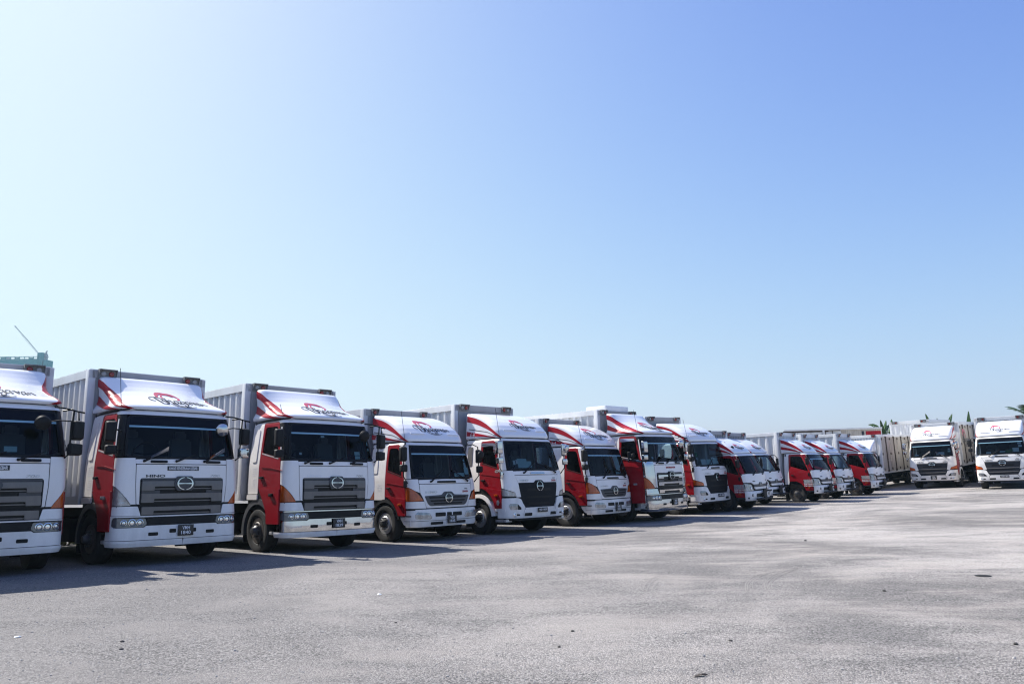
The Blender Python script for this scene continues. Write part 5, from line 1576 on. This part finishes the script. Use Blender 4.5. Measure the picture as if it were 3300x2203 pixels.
place('A8', medium((0, 0, 0), 0, -2.26, 3.80, ('VFS', '1830'), new=True, film=False, edge=False, two_row=False, L=7.4,
                   stickers=((-.62, 1.93, .30, .22, 'paper_w'), (-.28, 1.93, .30, .20, 'paper'), (.16, 1.95, .44, .22, 'paper'), (.05, 2.06, .26, .08, 'paper_w'), (-.92, 2.22, .16, .16, 'green_cloth'), (-.95, 2.06, .05, .09, 'paper_w')), variant='a8'), 'red and white box truck with black grille, orange corner lamps and papers along the windscreen')
place('A9', light((0, 0, 0), 0, -1.70, 3.15, ('VKA', '1834'), variant='a9', front_skin='box_front'), 'small low-cab red and white truck right behind the big black-grille truck with orange lamps')
place('A10', light((0, 0, 0), 0, -1.70, 3.15, ('VKA', '1832'), variant='a10', front_skin='box_front'), 'small low-cab truck half hidden before the tall bright ribbed box, its door unseen')
place('A11', light((0, 0, 0), 0, -1.66, 3.15, ('VDK', '1836'), film=True, weight=('BDM 7500 KG', 'BTM 5400 KG'), variant='a11'), 'small red and white truck with a dark sun strip, attached to the bright ribbed box')
place('A12', light((0, 0, 0), 0, -1.68, 3.14, ('VDK', '1837'), film=False, variant='a12'), 'small red and white truck, second from the far end of the long row')
place('A13', light((0, 0, 0), 0, -1.66, 3.17, ('VDK', '1838'), film=False, variant='a13'), 'small red and white truck ending the long row, before the dirty cream box')

# far edge
def pixel_point(px, py, depth):
    """Point at a given depth (metres along the view axis) seen at a photograph pixel."""
    d = _x * ((px - 1650) / F_PX) + _y * ((1101.5 - py) / F_PX) + _f
    return Vector((0, 0, CAM_Z)) + d * depth

place('R1', medium((0, 0, 0), 0, -2.10, 3.67, ('VFA', '1820'), new=True, bars=True, mirrors='silver', wings=(0, 1), doors=1, L=5.6, box_front='wide', front_skin='box', lamps='pair', wstyle='dark',
                   stickers=((-.74, 1.90, .20, .07, 'paper_w'), (.48, 1.95, .40, .15, 'paper_w'), (.92, 2.18, .10, .07, 'paper_w'), (.92, 2.06, .13, .10, 'paper')), variant='r1'), 'white-fronted box truck with raised silver wiper wings and a round mirror', GRP2)
place('R2', medium((0, 0, 0), 0, -2.24, 3.74, ('VGN', '1825'), new=True, bars=True, mirrors='black', two_row=False, doors=1, L=6.4, box_front='wide', front_skin='box', lamps='pair', wstyle='dark', round_m=False,
                   stickers=((-.55, 1.88, .22, .08, 'paper_w'), (.66, 1.98, .28, .20, 'paper_w'), (.84, 2.30, .16, .10, 'paper_w'), (.86, 2.16, .16, .10, 'paper_w'), (.38, 1.93, .34, .16, 'green_cloth'), (.08, 1.91, .24, .06, 'paper')), variant='r2'), 'white-fronted box truck with a green cloth in its windscreen, plate VGN 1825', GRP2)
POSE['B1'] = (19.65, 45.35, 0, -130.0)
place('B1', light((0, 0, 0), 0, -1.75, 3.17, None, guard=False, striped=False, doors=1, L=7.2, wide=1.10, front_skin='box', skin='box', variant='b1'), 'small plain white truck with a rusty-hinged dirty cream side-door box', GRP2)
POSE['R0'] = (25.55, 51.2, 0, -130.0)
place('R0', medium((0, 0, 0), 0, -2.2, 4.06, None, new=True, striped=False, box_front='wide', front_skin='box', L=6.5, wstyle='dark', variant='r0', sign=False, fairing=False), 'taller white ribbed truck box rising behind the dirty cream box', GRP2)
POSE['R3'] = (28.2, 49.0, 0, -130.0)
place('R3', medium((0, 0, 0), 0, -2.2, 3.62, None, new=True, striped=False, box_front='wide', front_skin='box', L=6.5, wstyle='dark', variant='r3', sign=False, fairing=False), 'pale grey truck box barely showing between the two white-fronted trucks', GRP2)

# long side-opening container body behind the small trucks
def container():
    yaw = R(208)
    c = pixel_point(2690, 1500, 60)
    x, y = c.x, c.y
    z = gz(x, y)
    root = empty('cargo_container', (x, y, z), R(-22))
    L, zt, zb = 6.95, 4.02, 1.2
    h = L / 2
    y0 = -1.25
    add = lambda n, me, m, p=root: obj(n, me, M[m], p)
    def core():
        bm = bmesh.new()
        add_box(bm, (0, 0, (zb + zt) / 2), (L - .06, 2.36, zt - zb - .06))
        return finish(bm, 'container_body', smooth=False)
    add('container_body', core(), 'box')
    add('roof_rail', box_me('roof_rail', (0, y0 + .02, zt - .04), (L, .10, .12), .01), 'box')
    add('floor_rail', box_me('floor_rail', (0, y0 + .02, zb + .06), (L, .10, .14), .01), 'box')
    add('gap_shade_strip', box_me('gap_shade', (-1.9, y0 + .05, zt - .16), (3.3, .03, .12)), 'rust')  # dark strip paints the shade of the recess below the roof rail
    for i, (a, b) in enumerate(((-h + .1, -h + .95), (-h + 1.0, -h + 1.9), (-h + 1.95, -h + 2.75))):
        me = corr_sheet('side_panel', a, b, zb + .13, zt - .23, corr_fn(.30, b, .03), lambda u, d, zz: Vector((u, y0 + .06 - d - .035, zz)), .30)
        add('side_panel', me, 'box')
    add('corner_post', box_me('corner_post', (-h + 2.88, y0 + .02, (zb + zt) / 2), (.16, .12, zt - zb - .2)), 'box')
    for i in range(2):
        add('side_door', box_me('side_door', (-h + 3.22 + i * .50, y0 + .03, (zb + zt) / 2 - .12), (.46, .05, zt - zb - .5)), 'box_dirty')
        add('door_lock', box_me('door_lock', (-h + 3.0 + i * .50, y0 - .01, (zb + zt) / 2 - .02), (.05, .05, zt - zb - .16)), 'rust')
    add('door_lock', box_me('door_lock', (-h + 3.5, y0 - .01, zt - .13), (1.15, .03, .06)), 'rust')
    me = corr_sheet('side_panel', -h + 4.1, h - .08, zb + .13, zt - .10, corr_fn(.13, h, .02), lambda u, d, zz: Vector((u, y0 + .02 + .02 + d * -1, zz)), .13)
    add('side_panel', me, 'box_dirty')
    f = corr_fn(.13, h, .02)
    add('stripe', corr_sheet('stripe', h - 1.13, h - .10, zt - .62, zt - .24, f, lambda u, d, zz: Vector((u, y0 + .032 + d * -1, zz)), .13), 'stripe')
    add('stripe', corr_sheet('stripe', h - 1.42, h - 1.25, zt - .62, zt - .24, f, lambda u, d, zz: Vector((u, y0 + .032 + d * -1, zz)), .13), 'logo_dark')
    bm = bmesh.new()
    for xx in (-2.6, -1.5, 2.4):
        for s in (-1, 1):
            add_lathe(bm, [(.0001, -.14), (.45, -.14), (.48, -.1), (.48, .1), (.45, .14), (.0001, .14)], 'y', 20, (xx, s * 1.0, .48))
    add('wheel', finish(bm, 'wheel'), 'rubber')
    add('chassis', box_me('chassis', (0, 0, 1.0), (L, 1.0, .3)), 'steel')
    tag(root, 'long white ribbed container body with a red stripe behind the small trucks', 'container')
container()

# ---------------------------------------------------------------- plants behind the far trucks
leaf_m = mat('banana_leaf', (0.075, 0.16, 0.035), 0.45, var=0.5, vscale=5, dirt=(0.13, 0.17, 0.05), dirt_amt=0.6)
leaf_d = mat('dark_leaf', (0.03, 0.075, 0.02), 0.5, var=0.5, vscale=4)
stem_m = mat('banana_stem', (0.12, 0.14, 0.05), 0.7, var=0.5)
bark_m = mat('tree_bark', (0.10, 0.08, 0.06), 0.9, var=0.5)
for mm_ in (leaf_m, leaf_d):
    bs = mm_.node_tree.nodes['Principled BSDF']
    bs.inputs['Transmission Weight'].default_value = 0.0

def banana_leaf(name, p0, tip, width, droop, m, parent, seed):
    """Leaf blade from p0 to tip: folded along the midrib, with torn edges."""
    rg = random.Random(seed)
    p0, tip = Vector(p0), Vector(tip)
    d = tip - p0
    side = d.cross(Vector((.5, .8, .25)))
    side.normalize()
    bm = bmesh.new()
    N = 26
    for sg in (-1, 1):
        prev = None
        for i in range(N + 1):
            t = i / N
            c = p0 + d * t + Vector((0, 0, droop * math.sin(math.pi * t) * d.length))
            w = width * .55 * (math.sin(math.pi * min(1, t * .93 + .05)) ** .6) * (1 - .35 * t)
            if t < .12:
                w *= t / .12 * .5
            tear = rg.random() < .28 and 3 < i < N - 1
            e = c + side * sg * w * rg.uniform(.9, 1.05) + Vector((0, 0, -abs(w) * .35 + rg.uniform(-.02, .02)))
            a, b = bm.verts.new(c), bm.verts.new(e)
            if prev:
                bm.faces.new((prev[0], a, b, prev[1]) if sg > 0 else (prev[1], b, a, prev[0]))
            if tear:
                b = bm.verts.new(c + side * sg * w * .45 + Vector((0, 0, -w * .18)))
                b2 = bm.verts.new(e + d.normalized() * rg.uniform(.03, .07) - Vector((0, 0, rg.uniform(.02, .10))))
                prev = (a, b2)
            else:
                prev = (a, b)
    add_tube(bm, [p0 + d * t + Vector((0, 0, droop * math.sin(math.pi * t) * d.length)) for t in (0, .25, .5, .75, 1)], [.035, .03, .02, .012, .004], 5)
    return obj(name, finish(bm, name, recalc=False), m, parent)

def banana(px, py, depth, leaves, label):
    b = pixel_point(px, py, depth)
    gx, gy = b.x, b.y
    base = Vector((gx, gy, gz(gx, gy)))
    root = empty('banana_plant', base)
    top = b - base
    obj('stem', tube_me('stem', [[(0, 0, 0), (0.02, 0, top.z * .5), tuple(top - Vector((0, 0, .2)))]], [.16, .13, .08], 8), stem_m, root)
    for i, (lx, ly, w, dr, dd) in enumerate(leaves):
        t = pixel_point(lx, ly, depth + dd) - base
        banana_leaf('leaf', top + Vector((random.uniform(-.05, .05), 0, -.1)), t, w, dr, leaf_m if i % 2 == 0 else leaf_d, root, i + int(px))
    tag(root, label, 'plant', 'banana plants behind the far trucks')

banana(2848, 1398, 62, [(2799, 1367, .34, .22, .3), (2837, 1353, .30, .03, -.3), (2855, 1354, .28, .02, .4), (2868, 1366, .30, .12, .2), (2834, 1402, .26, .15, -.4), (2878, 1398, .30, .2, .6), (2826, 1388, .2, .2, .9)], 'banana plant with spread leaves beside the tall white ribbed box')
banana(2874, 1390, 66, [(2873, 1350, .36, .0, .2), (2885, 1382, .3, .2, .5), (2862, 1384, .3, .2, .5)], 'banana plant showing one rounded leaf tip over the tall ribbed box')
banana(3012, 1395, 63, [(2982, 1333, .34, .02, .2), (3020, 1347, .26, .02, -.2), (3012, 1362, .3, .2, .8), (3035, 1372, .3, .2, -.5)], 'banana plant with a slanting dark leaf above the corner of the ribbed box')
banana(3046, 1395, 64, [(3068, 1333, .36, .03, .2), (3050, 1358, .3, .1, -.6), (3030, 1372, .3, .2, .4)], 'banana plant with one bright leaf rising behind the white-fronted truck')
banana(3121, 1420, 64, [(3121, 1325, .42, .0, .1), (3114, 1362, .3, .0, .5), (3130, 1366, .3, .0, -.5)], 'banana plant with one narrow upright dark leaf between the two white-fronted trucks')

def palm(px, py, depth, label):
    b = pixel_point(px, py, depth)
    base = Vector((b.x, b.y, gz(b.x, b.y)))
    root = empty('palm_tree', base)
    top = b - base
    obj('trunk', tube_me('trunk', [[(0, 0, 0), (.05, 0, top.z * .5), tuple(top)]], [.2, .15, .11], 8), bark_m, root)
    rg = random.Random(5)
    for k in range(15):
        a = 2 * math.pi * k / 15 + rg.uniform(-.15, .15)
        el = rg.uniform(.15, 1.1)
        Lf = rg.uniform(1.9, 2.4)
        d = Vector((math.cos(a) * math.cos(el), math.sin(a) * math.cos(el), math.sin(el)))
        bm = bmesh.new()
        pts = []
        for i in range(13):
            t = i / 12
            pts.append(top + d * Lf * t - Vector((0, 0, .55 * Lf * t * t * math.cos(el))))
        add_tube(bm, pts, [.03 * (1 - t / 13) + .004 for t in range(13)], 5)
        sd_ = d.cross(Vector((0, 0, 1))).normalized()
        for i in range(2, 13):
            for s in (-1, 1):
                for q in (0, .5):
                    p = pts[i] if q == 0 or i == 12 else (pts[i] + pts[i + 1]) / 2
                    fw = (pts[min(i + 1, 12)] - pts[i - 1]).normalized()
                    l = .62 * math.sin(math.pi * (i + 2) / 15.5) ** .7 * rg.uniform(.85, 1.1)
                    tp = p + (sd_ * s * .8 + fw * .55).normalized() * l - Vector((0, 0, .22 * l * rg.uniform(.5, 1.4)))
                    w = fw * .035
                    vs = [bm.verts.new(v) for v in (p - w, p + w, (p + tp) / 2 + w * .9, tp, (p + tp) / 2 - w * .9)]
                    bm.faces.new(vs)
        obj('frond', finish(bm, 'frond', recalc=False), leaf_m if k % 3 else leaf_d, root)
    tag(root, label, 'tree')
palm(3318, 1345, 62, 'palm tree crown rising behind the last truck box at the right edge')

# ---------------------------------------------------------------- far building under construction and its crane
D_FAR = 520.0
net_m = mat('green_building_net', (0.045, 0.27, 0.27), 0.8, var=0.4, vscale=.25)
conc_m = mat('far_concrete', (0.36, 0.37, 0.38), 0.85, var=0.4, vscale=.2)
crane_m = mat('crane_steel', (0.35, 0.37, 0.40), 0.6)
HAZE = 0.0003
def far_site():
    k = D_FAR / F_PX
    o = pixel_point(60, 1175, D_FAR)
    base = Vector((o.x, o.y, -2))
    root = empty('unfinished_building', base)
    H = o.z + 2
    def at(px, py):
        return pixel_point(px, py, D_FAR) - base
    def bx(px0, px1, py0, py1, dep, back=0.0):
        a, b = at(px0, py1), at(px1, py0)
        return ((a.x + b.x) / 2, dep / 2 + back, (a.z + b.z) / 2), (abs(b.x - a.x), dep, abs(b.z - a.z))
    def prim(name, px0, px1, py0, py1, dep, m, back=0.0, low=None):
        if dep > 2:
            px1 = max(px0 + 4, px1 - dep * 3.0)
        c, s = bx(px0, px1, py0, py1, dep, back)
        if low is not None:
            t = c[2] + s[2] / 2
            c, s = (c[0], c[1], (t + low) / 2), (s[0], s[1], t - low)
        return obj(name, box_me(name, c, s), m, root)
    prim('tower_block', -160, 167, 1160, 1400, 14, conc_m, 1.0, low=0)
    prim('netting', -160, 120, 1157, 1480, 0.6, net_m, 0, low=H * .5)
    prim('netting', 143, 171, 1159, 1480, 6, net_m, 0, low=H * .5)
    prim('netting', 120, 148, 1134, 1480, 5, net_m, .5, low=H * .5)
    prim('core_wall', 123, 146, 1136, 1170, 4, conc_m, 2.2, low=H * .8)
    prim('core_wall', 2, 12, 1146, 1165, 6, conc_m, 3)
    for i, px in enumerate(range(-150, 121, 15)):
        prim('scaffold_post', px - .5, px + .5, 1149, 1162, .5, net_m, .1)
        if i % 3 == 1:
            prim('net_panel', px + 1, px + 13, 1151, 1157, .2, net_m, .3)
    prim('scaffold_rail', -150, 120, 1148.6, 1150.2, .5, net_m, .2)
    prim('scaffold_rail', -150, 120, 1156, 1158, .5, net_m, .2)
    tag(root, 'unfinished tower block wrapped in green netting on the left skyline', 'building')
    cb = at(128, 1134)
    cr = empty('tower_crane', base + cb)
    def rel(px, py, dy=0):
        return pixel_point(px, py, D_FAR + 4) - base - cb + Vector((0, dy, 0))
    def lattice(name, p, q, wd, n, rad):
        p, q = Vector(p), Vector(q)
        d = (q - p)
        u = d.cross(Vector((0, 1, 0))).normalized() * wd
        v = Vector((0, wd, 0))
        bm = bmesh.new()
        c = []
        for s, t in ((-1, -1), (1, -1), (0, 1)):
            c.append((u * s * .5 + v * t * .5))
        for w in c:
            add_tube(bm, [p + w * .7, p + d * .5 + w, q + w * .25], rad, 4)
        for i in range(n):
            a, b = p + d * i / n, p + d * (i + 1) / n
            w0, w1 = c[i % 3], c[(i + 1) % 3]
            add_tube(bm, [a + w0 * .9, b + w1 * .9], rad * .6, 4)
        return obj(name, finish(bm, name), crane_m, cr)
    lattice('jib', rel(122, 1136), rel(49.5, 1051), 1.1, 20, .09)
    lattice('jib', rel(120, 1134), rel(49.5, 1051), .3, 12, .03)
    lattice('mast', rel(134, 1180), rel(134, 1140), 1.2, 6, .1)
    obj('counter_jib', tube_me('counter_jib', [[rel(144, 1139), rel(152, 1129)], [rel(151, 1130), rel(152, 1145)], [rel(153, 1129), rel(147, 1143)]], .22, 5), crane_m, cr)
    a = rel(151, 1149.5)
    obj('counterweight', box_me('counterweight', a, (1.1, 2, 1.0)), conc_m, cr)
    obj('boom_tip', box_me('boom_tip', rel(49.5, 1051.5), (.7, .7, .6)), crane_m, cr)
    tag(cr, 'thin luffing tower crane leaning left above the green netted tower block', 'crane')
far_site()

# ---------------------------------------------------------------- humid air
def haze():
    me = box_me('haze', (40, 295, 52), (960, 840, 112))
    m = bpy.data.materials.new('humid_haze')
    m.use_nodes = True
    nt = m.node_tree
    nt.nodes.clear()
    o = nt.nodes.new('ShaderNodeOutputMaterial')
    v = nt.nodes.new('ShaderNodeVolumePrincipled')
    v.inputs['Color'].default_value = (0.42, 0.62, 0.74, 1)
    v.inputs['Density'].default_value = HAZE
    v.inputs['Anisotropy'].default_value = 0.35
    nt.links.new(v.outputs[0], o.inputs['Volume'])
    h = obj('haze', me, m)
    h['kind'] = 'stuff'
    h['label'] = 'thin bright haze over the yard and the far skyline'
haze()

# ---------------------------------------------------------------- small things on the yard
def pebbles():
    rg = random.Random(3)
    bm = bmesh.new()
    tmpl = bmesh.new()
    bmesh.ops.create_icosphere(tmpl, subdivisions=1, radius=1.0)
    tv = [v.co.copy() for v in tmpl.verts]
    tf = [[v.index for v in f.verts] for f in tmpl.faces]
    tmpl.free()
    for i in range(6500):
        u = rg.random()
        dist = 5.2 + 17 * u ** 1.8
        ang = rg.uniform(-.66, .66)
        x, y = dist * math.sin(ang), dist * math.cos(ang)
        if noise.noise((x * .45, y * .45, 3.0)) < rg.uniform(-.7, .4) - .1:
            continue
        r_ = rg.uniform(.004, .010) * (1 + (rg.random() ** 16) * 1.0)
        z = gz(x, y) + 0.012 * noise.noise((x * .35, y * .35, 0)) + r_ * .15
        q = Matrix.Rotation(rg.uniform(0, 6.28), 3, 'Z')
        vs = []
        for c in tv:
            p = q @ Vector((c.x * r_ * rg.uniform(.8, 1.3), c.y * r_ * rg.uniform(.7, 1.1), c.z * r_ * rg.uniform(.5, .8)))
            vs.append(bm.verts.new((x + p.x, y + p.y, z + p.z)))
        for f in tf:
            bm.faces.new([vs[k] for k in f])
    me = finish(bm, 'loose_gravel', smooth=False)
    o = obj('loose_gravel', me, M['rock'])
    o['kind'] = 'stuff'
    o['label'] = 'loose grey stones scattered over the gravel yard'
pebbles()

def on_ground(px, py):
    d = pixel_point(px, py, 1.0) - Vector((0, 0, CAM_Z))
    lo, hi = 3.0, 80.0
    for _ in range(50):
        t = (lo + hi) / 2
        p = Vector((0, 0, CAM_Z)) + d * t
        if p.z > gz(p.x, p.y):
            lo = t
        else:
            hi = t
    return p.x, p.y, gz(p.x, p.y) + 0.012 * noise.noise((p.x * .35, p.y * .35, 0))

def lump(name, px, py, r, m, label, cat, flat=.6, seed=0):
    x, y, z = on_ground(px, py)
    bm = bmesh.new()
    bmesh.ops.create_icosphere(bm, subdivisions=2, radius=r)
    for v in bm.verts:
        k = 1 + .45 * noise.noise(v.co * (1.3 / r) + Vector((seed, 0, 0)))
        v.co = Vector((v.co.x * k * 1.25, v.co.y * k, v.co.z * k * flat))
    o = obj(name, finish(bm, name), m, None, (x, y, z + r * flat * .55))
    o.rotation_euler = (0, 0, seed)
    return tag(o, label, cat)
dark_rock = mat('dark_stone', (0.055, 0.052, 0.05), 0.9, var=.5, vscale=30)
for i, (px, py, r, lab) in enumerate((
        (394, 2068, .030, 'dark stone on the near gravel, left of two'), (1275, 2005, .028, 'dark stone on the pale gravel near the bottom centre'), (1845, 2034, .028, 'dark stone on a smooth patch right of the bottom centre'),
        (1802, 2085, .026, 'dark stone in front of the dark stone near the bottom centre'), (2596, 1742, .05, 'dark stone far out on the open gravel, farthest of all'), (2850, 1903, .04, 'dark stone on the smooth dusty patch to the right'),
        (391, 2092, .028, 'dark stone nearest the bottom left, in front of another'), (2354, 2065, .03, 'dark stone on stony ground below the tyre tracks'), (3274, 2076, .04, 'dark bluish stone by the right edge of the photo'))):
    lump('stone', px, py, r * .55, dark_rock, lab, 'stone', .65, i * 1.7)
lump('litter', 57, 2053, .026, M['paper_w'], 'crumpled white scrap of litter on the gravel at lower left', 'litter', .35, 4.0)
lump('litter', 1222, 1915, .026, M['paper_w'], 'small white scrap of litter on the gravel in front of the trucks', 'litter', .35, 6.0)

def dead_leaf():
    x, y, z = on_ground(2256, 2178)
    bm = bmesh.new()
    pts = [(-.10, 0), (-.05, .022), (.02, .026), (.08, .012), (.12, 0), (.08, -.014), (.02, -.022), (-.05, -.018)]
    c = [bm.verts.new((px, 0, .016 + .012 * math.sin(px * 30))) for px in (-.10, -.04, .03, .12)]
    for s in (1, -1):
        e = [bm.verts.new((px, s * w, .004 + .010 * (k % 2))) for k, (px, w) in enumerate(((-.06, .024), (0, .03), (.07, .018)))]
        for f in ((c[0], c[1], e[0]), (c[1], c[2], e[1], e[0]), (c[2], c[3], e[2], e[1])):
            bm.faces.new(f)
    o = obj('dead_leaf', finish(bm, 'dead_leaf'), mat('dead_leaf', (0.035, 0.026, 0.02), .8), None, (x, y, z + .004), (0, 0, .35))
    o.scale = (.7, .7, .7)
    tag(o, 'curled dark dead leaf on the gravel near the bottom edge', 'leaf')
dead_leaf()

def manhole():
    x, y, z = on_ground(3168, 1855)
    bm = bmesh.new()
    add_lathe(bm, [(.0001, .006), (.11, .006), (.12, -.05)], 'z', 20)
    for k in range(-2, 3):
        add_box(bm, (k * .035, 0, .007), (.014, .15 - .02 * abs(k), .005))
    o = obj('drain_cover', finish(bm, 'drain_cover'), M['steel'], None, (x, y, z + .004))
    tag(o, 'small dark round drain cover in the gravel on the right', 'drain cover')
manhole()

def tracks():
    tm = mat('dust_in_tyre_track', (0.24, 0.225, 0.21), .95, var=.4, vscale=20)
    for grp in (0, 1, 2):
        bm = bmesh.new()
        sets = {0: [[(2403, 1900), (2402, 1882), (2412, 1868), (2425, 1857), (2450, 1848)], [(2410, 1900), (2409, 1884), (2420, 1869), (2440, 1857), (2480, 1843)], [(2417, 1896), (2418, 1880), (2430, 1867), (2452, 1855), (2500, 1838)], [(2425, 1894), (2424, 1882), (2431, 1869), (2448, 1857)]],
                1: [[(2470, 1900), (2463, 1885), (2470, 1868), (2490, 1852), (2530, 1838), (2560, 1828)], [(2478, 1903), (2471, 1882), (2480, 1866), (2500, 1854), (2540, 1840), (2570, 1828)], [(2484, 1905), (2478, 1885), (2490, 1866), (2512, 1852), (2550, 1838), (2585, 1828)], [(2490, 1896), (2485, 1880), (2495, 1866), (2520, 1850), (2555, 1838)]],
                2: [[(2072, 1900), (2082, 1880), (2100, 1865), (2130, 1852)], [(2084, 1905), (2092, 1885), (2112, 1868), (2150, 1852)], [(2098, 1908), (2106, 1890), (2124, 1872)]]}[grp]
        for ln in sets:
            pts = [on_ground(*p) for p in catmull(ln, 6)]
            prev = None
            for i, p in enumerate(pts):
                a, b = Vector(pts[max(i - 1, 0)]), Vector(pts[min(i + 1, len(pts) - 1)])
                n = (b - a).cross(Vector((0, 0, 1))).normalized() * (.006 if 0 < i < len(pts) - 1 else .001)
                c = Vector((p[0], p[1], p[2] + .004))
                q = (bm.verts.new(c - n), bm.verts.new(c + n))
                if prev:
                    bm.faces.new((prev[0], prev[1], q[1], q[0]))
                prev = q
        obj('tyre_track', finish(bm, 'tyre_track'), tm, GROUND)
tracks()

def light_block_weeds():
    rg = random.Random(11)
    bm = bmesh.new()
    for (x0, y0, x1, y1, n) in ((-16.5, 19.5, 12.5, 48.5, 5200), (24.5, 62.0, 40.0, 50.0, 2600)):  # weeds glimpsed in gaps, extended to block light coming under the trucks
        for i in range(n):
            t = rg.random()
            x = x0 + (x1 - x0) * t + rg.gauss(0, .55)
            y = y0 + (y1 - y0) * t + rg.gauss(0, .55)
            h = rg.uniform(.25, 1.0)
            a = rg.uniform(0, 6.28)
            lean = Vector((math.cos(a), math.sin(a), 0)) * h * rg.uniform(.1, .5)
            sd_ = Vector((-math.sin(a), math.cos(a), 0)) * rg.uniform(.02, .06)
            b = Vector((x, y, gz(x, y) - .02))
            v = [bm.verts.new(p) for p in (b - sd_ * .5, b + sd_ * .5, b + lean * .5 + Vector((0, 0, h * .6)) + sd_, b + lean + Vector((0, 0, h)), b + lean * .5 + Vector((0, 0, h * .6)) - sd_)]
            bm.faces.new(v)
    o = obj('light_block_weeds', finish(bm, 'light_block_weeds', recalc=False), mat('dry_weeds', (0.07, 0.085, 0.025), .8, dirt=(0.16, 0.12, 0.05), dirt_amt=.8, vscale=1.2))
    o['kind'] = 'stuff'
    o['label'] = 'rough weeds along the back of the yard, added to block light under the trucks'
light_block_weeds()
